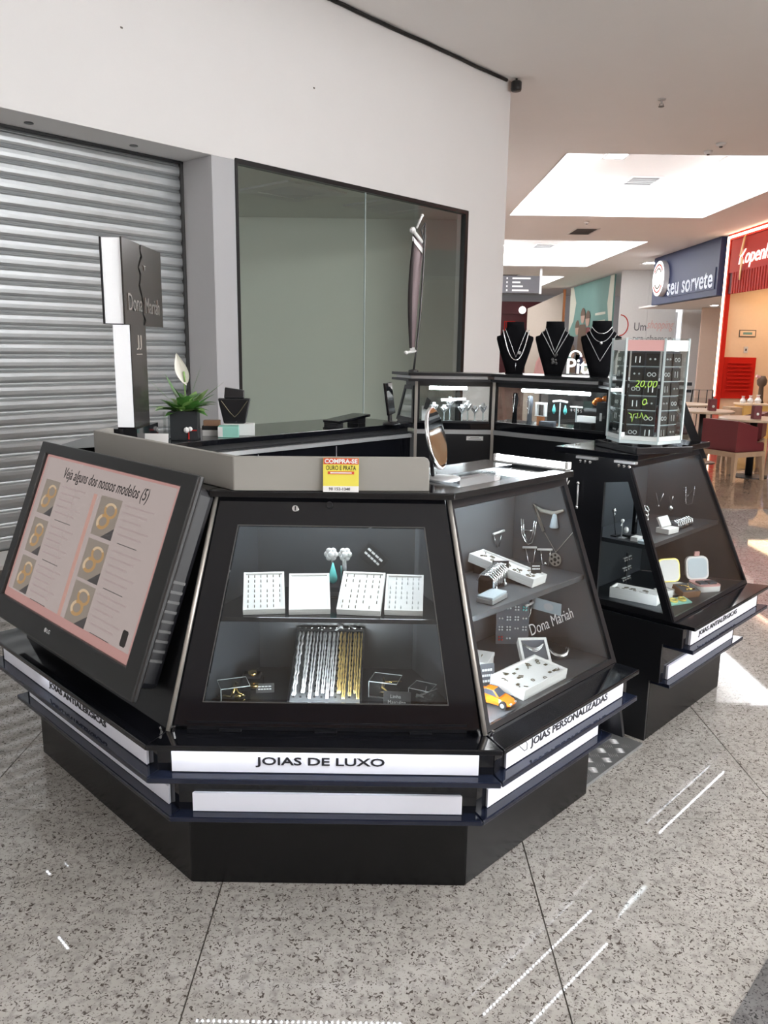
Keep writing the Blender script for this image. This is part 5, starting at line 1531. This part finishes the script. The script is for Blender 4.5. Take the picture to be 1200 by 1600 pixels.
# ================================================================== MALL BEYOND
MX = Matrix(((0, 0, -1, 0), (-1, 0, 0, 0), (0, 1, 0, 0), (0, 0, 0, 1)))     # lettering on a wall facing -x
MYf = Matrix.Rotation(PI / 2, 4, 'X')                                        # lettering facing -y
XF = 8.8
nv = thing('shop_fascia', 'navy fascia board of the ice cream shop under the ceiling', 'fascia', (XF, 24.5, 3.03))
MB().box(-.1, .15, -2.6, 2.7, 0, HC - 3.035).build('board', 'navy_wall', nv)
lgd = thing('round_logo', 'oval-looking round white lit logo on the navy fascia', 'logo', (XF - .101, 26.2, 3.80))
RX = Matrix.Rotation(-PI / 2, 4, 'Y')
MB().lathe([(.54, 0), (.54, .16)], n=40).xf(RX).build('drum', 'jamb_paint', lgd)
MB().lathe([(.53, .161), (.53, .168)], n=40).xf(RX).build('face', 'lit_white', lgd)
for r_, a0, a1 in ((.42, .5, 2.6), (.42, 3.7, 5.7), (.30, .6, 2.5), (.30, 3.8, 5.6)):
    MB().tube([(-.170, r_ * math.cos(a0 + (a1 - a0) * k / 12), r_ * math.sin(a0 + (a1 - a0) * k / 12)) for k in range(13)], .022, 6).build('ring_mark', 'red_slat' if r_ > .4 else 'hair_print', lgd, smooth=True)
ss = thing('shop_letters', 'white lit letters of the ice cream shop on the navy fascia', 'letters', (XF - .101, 23.95, 3.46))
tm = text_mb('seu sorvete', 3.5, .42, .02, bold=.012, spacing=1.03).xf(MX)
letters(tm, 'lit_white', ss)
MB().box(-.02, 0, -1.9, 1.68, -.26, .30).build('backing', 'navy_wall', ss)
# red shop
rs = thing('red_facade', 'red slatted facade of the chocolate shop with glowing frame', 'facade', (XF, 21.5, 0))
MB().box(0, .12, -11.5, .12, 3.55, HC - .16).build('upper_board', 'red_slat', rs)
MB().box(.03, .12, -11.5, .12, 3.04, 3.549).build('lower_board', 'dark_red', rs)
slme2 = MB().box(-.02, .029, -.045, .045, 3.02, 3.549).mesh('slat', 'red_slat')
for k in range(34):
    o = link('slat', slme2, rs)
    o.location = (0, -.35 - k * .145, 0)
MB().box(-.02, .10, -.02, .10, 0, HC - .16).build('frame_post', 'red_wall', rs)
MB().box(-.06, -.021, .05, .10, 0.4, HC - .06).build('neon_strip', 'neon_warm', rs)
MB().box(-.06, -.021, -11.5, .049, HC - .11, HC - .06).build('neon_strip', 'neon_warm', rs)
MB().box(-.02, .15, -11.5, .12, HC - .159, HC - .002).build('head_beam', 'red_wall', rs)
kl = thing('shop_letters', 'white script letters on the red slatted facade', 'letters', (XF - .021, 19.55, 3.82))
tm = text_mb('Kopenhagen', 2.6, .46, .02, shear=.30, bold=.0).xf(MX)
letters(tm, 'soft_white', kl)
MB().plate([(-.05, 1.22, .08), (-.05, 1.12, .12), (-.05, .96, .56), (-.05, 1.06, .52)], (.02, 0, 0)).plate([(-.05, 1.12, -.50), (-.05, 1.08, -.50), (-.05, 1.02, .0), (-.05, 1.12, .06)], (.02, 0, 0)).build('gold_stroke', 'counter_yellow', kl)
struct(MB().box(XF + .05, 14, 21.66, 21.75, 0, 4.4).build('wall_shop_red_side', 'cream_wall'))
struct(MB().box(13.0, 13.1, 10, 21.66, 0, 4.4).build('wall_shop_red_back', 'cream_wall'))
struct(MB().box(XF + .13, 13, 10, 21.6, 3.30, 3.40).build('ceiling_shop_red', 'ceiling_paint'))
pl2 = thing('shop_ceiling_light', 'warm ceiling panel inside the red shop', 'ceiling light', (10.2, 20.0, 3.295))
MB().box(-.8, .8, -1.2, 1.2, -.03, 0).build('panel', 'warm_glow', pl2)
lv = thing('louvre_shutter', 'bright red louvred panel inside the chocolate shop', 'louvre', (9.38, 21.60, .35))
MB().box(-.42, .42, .0, .04, 0, 1.08).build('panel', 'red_wall', lv)
for k in range(8):
    MB().box(-.32, .32, -.05, -.001, .22 + k * .10, .24 + k * .10).build('slat', 'red_wall', lv)
t = thing('notice_plate', 'small framed green notice on the cream shop wall', 'notice', (9.52, 21.64, 2.05))
MB().box(-.22, .22, 0, .015, -.09, .09).build('frame', 'dark_steel', t); MB().box(-.20, .20, -.002, 0, -.07, .07).build('plate', 'cream_wall', t); MB().box(-.12, .12, -.004, -.002, -.03, .03).build('print', 'mural_green', t)
t = thing('wall_switch', 'small grey switch box under the framed notice', 'switch', (9.52, 21.64, 1.63))
MB().box(-.05, .05, 0, .015, -.08, .08).build('plate', 'jamb_paint', t); MB().box(-.02, .02, -.004, 0, -.03, .03).build('rocker', 'dark_steel', t)
t = thing('menu_screen', 'dark framed menu screen at the right edge', 'screen', (9.1, 18.9, 0))
MB().box(-.10, .5, .0, .1, 0, 1.15).build('red_base', 'red_wall', t); MB().box(-.10, .5, .0, .1, 1.1505, 2.15).build('frame', 'dark_red', t); MB().box(-.04, .46, -.006, 0, 1.2, 2.06).build('screen', 'screen_blue', t)
cn = thing('sales_counter', 'glowing yellow wooden counter in front of the red shop', 'counter', (6.72, 15.0, 0))
MB().box(-.14, .36, -.2, .2, 0, .60).build('body', 'counter_yellow', cn); MB().box(-.36, -.141, -.15, .2, 0, .56).build('side_unit', 'chair_wood', cn); MB().box(-.16, .38, -.22, .22, .6005, .63).build('top', 'cream_wall', cn)
for k, (x, s_) in enumerate(((-.08, .055), (.06, .06), (.20, .065))):
    t = thing('gift_wrap', 'white wrapped gift %s on the yellow counter' % ('leftmost', 'in the middle', 'nearest the screen')[k], 'gift', (6.72 + x, 15.0, .6305), group='wrapped gifts on the counter')
    MB().lathe([(s_ * .7, 0), (s_, s_ * .8), (s_ * .5, s_ * 1.6), (s_ * .25, s_ * 1.9), (s_ * .6, s_ * 2.4)], n=9).build('wrap', 'white_box', t)
    MB().tube([(s_ * .32 * math.cos(a * PI / 4), s_ * .32 * math.sin(a * PI / 4), s_ * 1.85) for a in range(8)], .012, 5, True).build('ribbon', 'pink', t)
t = thing('espresso_machine', 'dark upright machine beside the wrapped gifts', 'machine', (7.02, 15.14, .6305))
MB().lathe([(.07, 0), (.05, .05), (.04, .30), (.08, .34), (.09, .42), (.05, .50)], n=12).build('body', 'hair_print', t, smooth=True); MB().tube([(0, 0, .46), (-.12, -.02, .50)], .03, 6).build('arm', 'pink', t)
# ice cream shop interior
struct(MB().box(10.72, 13.5, 28.0, 28.1, 0, 4.4).build('wall_icecream', 'peach_wall'))
struct(MB().box(10.6, 12.5, 29.5, 29.6, 0, 4.4).build('wall_icecream_side', 'hoarding_white'))
struct(MB().box(8.96, 13.5, 21.9, 29.4, 3.03, 3.10).build('ceiling_icecream', 'ceiling_paint'))
downlight(10.5, 26.5, 3.028, 'small downlight inside the ice cream shop', .12)
downlight(10.2, 23.8, 3.028, 'downlight over the ice cream counter', .12)
# hoarding with slogan
hd = thing('hoarding', 'white hoarding with a shopping slogan beyond the ice cream shop', 'hoarding', (8.74, 31, 0))
for k in range(2):
    MB().box(k * 1.06 + .004, k * 1.06 + 1.056, 0, .05, 0, HC - .01).build('panel', 'hoarding_white', hd)
MB().box(2.122, 2.18, -.05, .08, 0, 3.0).build('edge_post', 'jamb_paint', hd)
text_mb('Um', .45, .30, .008, bold=.0).xf(Matrix.Translation((.82, -.001, 2.46)) @ MYf).build('print', 'grey_sign', hd)
text_mb('shopping', 1.0, .40, .008, shear=.35, bold=-.008).xf(Matrix.Translation((1.58, -.001, 2.50)) @ MYf).build('print', 'pink', hd)
text_mb('pra chamar', 1.45, .30, .008).xf(Matrix.Translation((1.3, -.001, 2.00)) @ MYf).build('print', 'grey_sign', hd)
MB().tube([(.06 + .30 * math.cos(a * PI / 12), -.004, 2.5 + .38 * math.sin(a * PI / 12)) for a in range(-6, 7)], .02, 5).build('print_ring', 'red_slat', hd, smooth=True)
# green mural
mu = thing('mural_panel', 'large green mural advertisement with a printed group of people', 'mural', (XF, 35.5, 0))
MB().box(0, .06, -3.3, 4.2, .3, 4.46).build('panel', 'mural_green', mu)
def blob(c, rx, rz_, m_, nm, x=-.004, n=18):
    MB().plate([(x, c[0] + rx * math.cos(2 * PI * k / n), c[1] + rz_ * math.sin(2 * PI * k / n)) for k in range(n)][::-1], (.003, 0, 0)).build(nm, m_, mu)
MB().plate([(-.003, -3.3, 4.46), (-.003, -3.3, .3), (-.003, -3.05, .3), (-.003, -2.75, 1.4), (-.003, -2.95, 2.4), (-.003, -2.5, 3.4), (-.003, -2.75, 4.46)], (.002, 0, 0)).build('cream_wave', 'mural_cream', mu)
MB().plate([(-.003, 4.2, 4.46), (-.003, 3.6, 4.46), (-.003, 2.9, 3.7), (-.003, 3.3, 2.9), (-.003, 4.2, 2.4)][::-1], (.002, 0, 0)).build('cream_wave', 'mural_cream', mu)
for k, (y, z) in enumerate(((1.35, 3.05), (.45, 2.9), (2.35, 2.55), (1.6, 1.9), (.5, 1.2), (2.9, 1.45))):
    sh = ('hair_print', 'seat_maroon', 'grey_sign', 'navy_wall', 'mural_cream', 'hair_print')[k]
    x_ = -.004 - .006 * (5 - k if k < 3 else k)
    MB().plate([(x_, y + a, z + b) for a, b in ((-.75, -1.7), (.75, -1.7), (.72, -.55), (.45, -.36), (-.45, -.36), (-.72, -.55))][::-1], (.003, 0, 0)).build('printed_figure', sh, mu)
    blob((y, z - .02), .36, .30, 'skin_print', 'printed_face', x_ - .002)
    MB().plate([(x_ - .003, y + .42 * math.cos(PI * t / 10), z + .02 + .34 * math.sin(PI * t / 10)) for t in range(11)][::-1], (.0008, 0, 0)).build('printed_hair', 'hair_print', mu)
for k in range(4):
    MB().box(-.006, 0, -2.3, -.7 + .3 * (k % 2), 3.0 - k * .32, 3.10 - k * .32).build('printed_line', 'mural_cream', mu)
# far storefront
fw = struct(MB().box(-2, 14, 46, 46.1, 0, HC).build('wall_far', 'jamb_paint'))
fs = thing('far_storefront', 'dark red storefront at the far end of the corridor', 'storefront', (6.4, 44.5, 0))
MB().box(-1.6, 2.3, 0, .1, 0, HC - .45).build('front', 'dark_red', fs); MB().box(-1.6, 2.3, -.15, -.001, HC - 1.1, HC - .45).build('fascia', 'dark_red', fs)
MB().box(-.05, .55, -.06, -.001, 2.55, 3.05).build('window', 'red_wall', fs)
for k in range(4):
    MB().box(.0 + k * .14, .06 + k * .14, -.08, -.061, 2.6, 3.0).build('bar', 'dark_red', fs)
fsl = thing('spot_lamp', 'bright round spot lamp on the dark red storefront', 'lamp', (7.25, 44.14, 3.62))
MB().ball((0, 0, 0), .20, 14).build('bulb', 'lit_white', fsl, smooth=True); MB().tube([(0, .05, .1), (0, .2, .3)], .03, 6).build('arm', 'dark_steel', fsl)
bp_ = thing('curved_panel', 'beige curved panel between the red storefront and the mural', 'panel', (8.0, 41.0, 0))
cp = MB()
for k in range(9):
    f = k / 8
    x, y = -1.0 + 1.6 * f, .6 * math.sin(PI * f * .5) * -1
    cp.v += [(x, y, 0), (x, y, 3.55 + .75 * f)]
cp.v += [(x, y + .08, z) for x, y, z in cp.v]
for k in range(8):
    a = k * 2
    cp.f += [(a, a + 2, a + 3, a + 1), (a + 18, a + 19, a + 21, a + 20), (a + 1, a + 3, a + 21, a + 19)]
cp.build('panel', 'beige_panel', bp_, smooth=True)
MB().box(.61, .72, -.62, -.45, 0, 4.45).build('edge_post', 'wood_orange', bp_)
# hanging direction sign
ds = thing('direction_sign', 'hanging grey direction sign with four white lines', 'sign', (5.06, 31, 3.62))
MB().box(-.75, .70, -.03, .03, 0, .62).build('board', 'grey_sign', ds); MB().box(.62, .70, -.045, .045, -.02, HC - 3.62).build('hanger', 'silver_bar', ds)
for k in range(4):
    z = .53 - k * .145
    MB().box(-.40, .10 + (.18, -.2, -.1, .12)[k], -.034, -.031, z - .03, z + .03).build('text_line', 'print_white', ds)
    MB().box(-.62, -.57, -.034, -.031, z - .035, z + .035).build('arrow', 'print_white', ds)
# lit kiosk sign
pk = thing('kiosk_counter', 'black mall kiosk behind with white lit letters', 'kiosk', (3.42, 14.0, 0))
MB().box(-.6, .6, 0, .8, 0, 1.12).build('counter', 'black_satin', pk); MB().box(-.62, .62, -.02, .82, 1.1205, 1.15).build('top', 'black_gloss', pk)
tm = text_mb('Pith', .50, .26, .02, bold=.012).xf(Matrix.Translation((-.05, .05, 1.283)) @ MYf)
letters(tm, 'lit_white', pk)
MB().tube([(-.16 + .10 * math.cos(a * PI / 8), .05, 1.44 + .10 * math.sin(a * PI / 8)) for a in range(9)], .016, 6).build('handle_logo', 'lit_white', pk, smooth=True)
t = thing('clothing_stand', 'pink clothing on a stand behind the black busts', 'clothing', (2.60, 13.6, 0))
MB().tube([(0, 0, 0), (0, 0, 1.0)], .02, 6).build('pole', 'dark_steel', t); MB().lathe([(.12, 0), (.13, .25), (.10, .45), (.04, .55)], (0, 0, .9), 12, 1, .5).build('garment', 'pink', t, smooth=True)
MB().lathe([(.18, 0), (.18, .02), (.03, .04)], n=16).build('base', 'dark_steel', t)
# barrier stand
bs = thing('barrier_stand', 'thin black tubular stand by the ice cream shop', 'stand', (6.25, 16.0, 0))
MB().tube([(-.24, 0, 0), (-.18, 0, .82), (.22, 0, .82), (.24, 0, 0)], .016, 6).build('frame', 'black_frame', bs)
for x in (-.06, .10):
    MB().tube([(x, 0, .02), (x + .01, 0, .82)], .010, 5).build('bar', 'black_frame', bs)
# cafe furniture
def table(x, y, label):
    t = thing('cafe_table', label, 'table', (x, y, 0), 0, 'cafe tables')
    MB().lathe([(.41, .715), (.42, .722), (.42, .738), (.41, .745)], n=36).build('table_top', 'table_wood', t, smooth=False)
    MB().lathe([(.045, .02), (.045, .714)], n=14).build('column', 'black_frame', t, smooth=True)
    MB().lathe([(.22, 0), (.22, .008), (.05, .018)], n=28).build('base', 'black_frame', t)
table(4.66, 10.15, 'round wooden cafe table nearest the kiosk')
table(4.52, 11.45, 'round wooden cafe table behind the maroon chair')
table(4.75, 12.9, 'farthest round wooden cafe table')
def cafe_chair(x, y, rz, label):
    t = thing('cafe_chair', label, 'chair', (x, y, 0), rz, 'maroon cafe chairs')
    MB().box(-.25, .25, -.25, .25, .36, .47).build('seat', 'seat_maroon', t, bevel=.02)
    # tub back: along -x side and wrapping half of the sides
    outer = [(.08, -.27), (-.27, -.27), (-.27, .27), (.08, .27)]
    inner = [(.08, -.20), (-.19, -.20), (-.19, .20), (.08, .20)]
    mb = MB()
    for i in range(3):
        a, b, c, d = outer[i], outer[i + 1], inner[i + 1], inner[i]
        h = lambda p: .74 if p[0] < 0 else .66
        mb.prism([(*a, .40), (*b, .40), (*c, .40), (*d, .40)], [(*a, h(a)), (*b, h(b)), (*c, h(c)), (*d, h(d))])
    mb.build('backrest', 'seat_maroon', t)
    MB().ring([(-.26, -.26, .30), (.26, -.26, .30), (.26, .26, .30), (-.26, .26, .30)], [(-.20, -.20, .30), (.20, -.20, .30), (.20, .20, .30), (-.20, .20, .30)], (0, 0, .06)).build('seat_frame', 'chair_wood', t)
    for sx_ in (-1, 1):
        for sy_ in (-1, 1):
            a, b = .235, .255
            MB().prism([(sx_ * b - .018, sy_ * b - .018, 0), (sx_ * b + .018, sy_ * b - .018, 0), (sx_ * b + .018, sy_ * b + .018, 0), (sx_ * b - .018, sy_ * b + .018, 0)],
                       [(sx_ * a - .028, sy_ * a - .028, .30), (sx_ * a + .028, sy_ * a - .028, .30), (sx_ * a + .028, sy_ * a + .028, .30), (sx_ * a - .028, sy_ * a + .028, .30)]).build('leg', 'chair_wood', t)
cafe_chair(4.36, 9.98, .45, 'maroon tub chair with wooden legs nearest the kiosk')
cafe_chair(4.35, 12.05, -.6, 'maroon tub chair mostly hidden by the slanted cabinet end')
cafe_chair(5.05, 11.3, 2.6, 'maroon tub chair between the two nearest round tables')
cafe_chair(5.12, 9.95, 2.9, 'maroon tub chair cut by the right edge')
for x, y, l in ((4.62, 10.02, 'maroon menu holder on the nearest cafe table'), (4.60, 11.35, 'maroon menu holder on the second cafe table')):
    t = thing('menu_holder', l, 'menu holder', (x, y, .7455))
    MB().box(-.05, .05, -.04, .04, 0, .16).build('box', 'seat_maroon', t, bevel=.004); MB().ball((0, -.042, .06), .02, 8, sy=.2).build('emblem', 'brushed_trim', t)
    MB().box(-.045, .045, -.035, .035, .1605, .165).build('rim', 'dark_red', t)
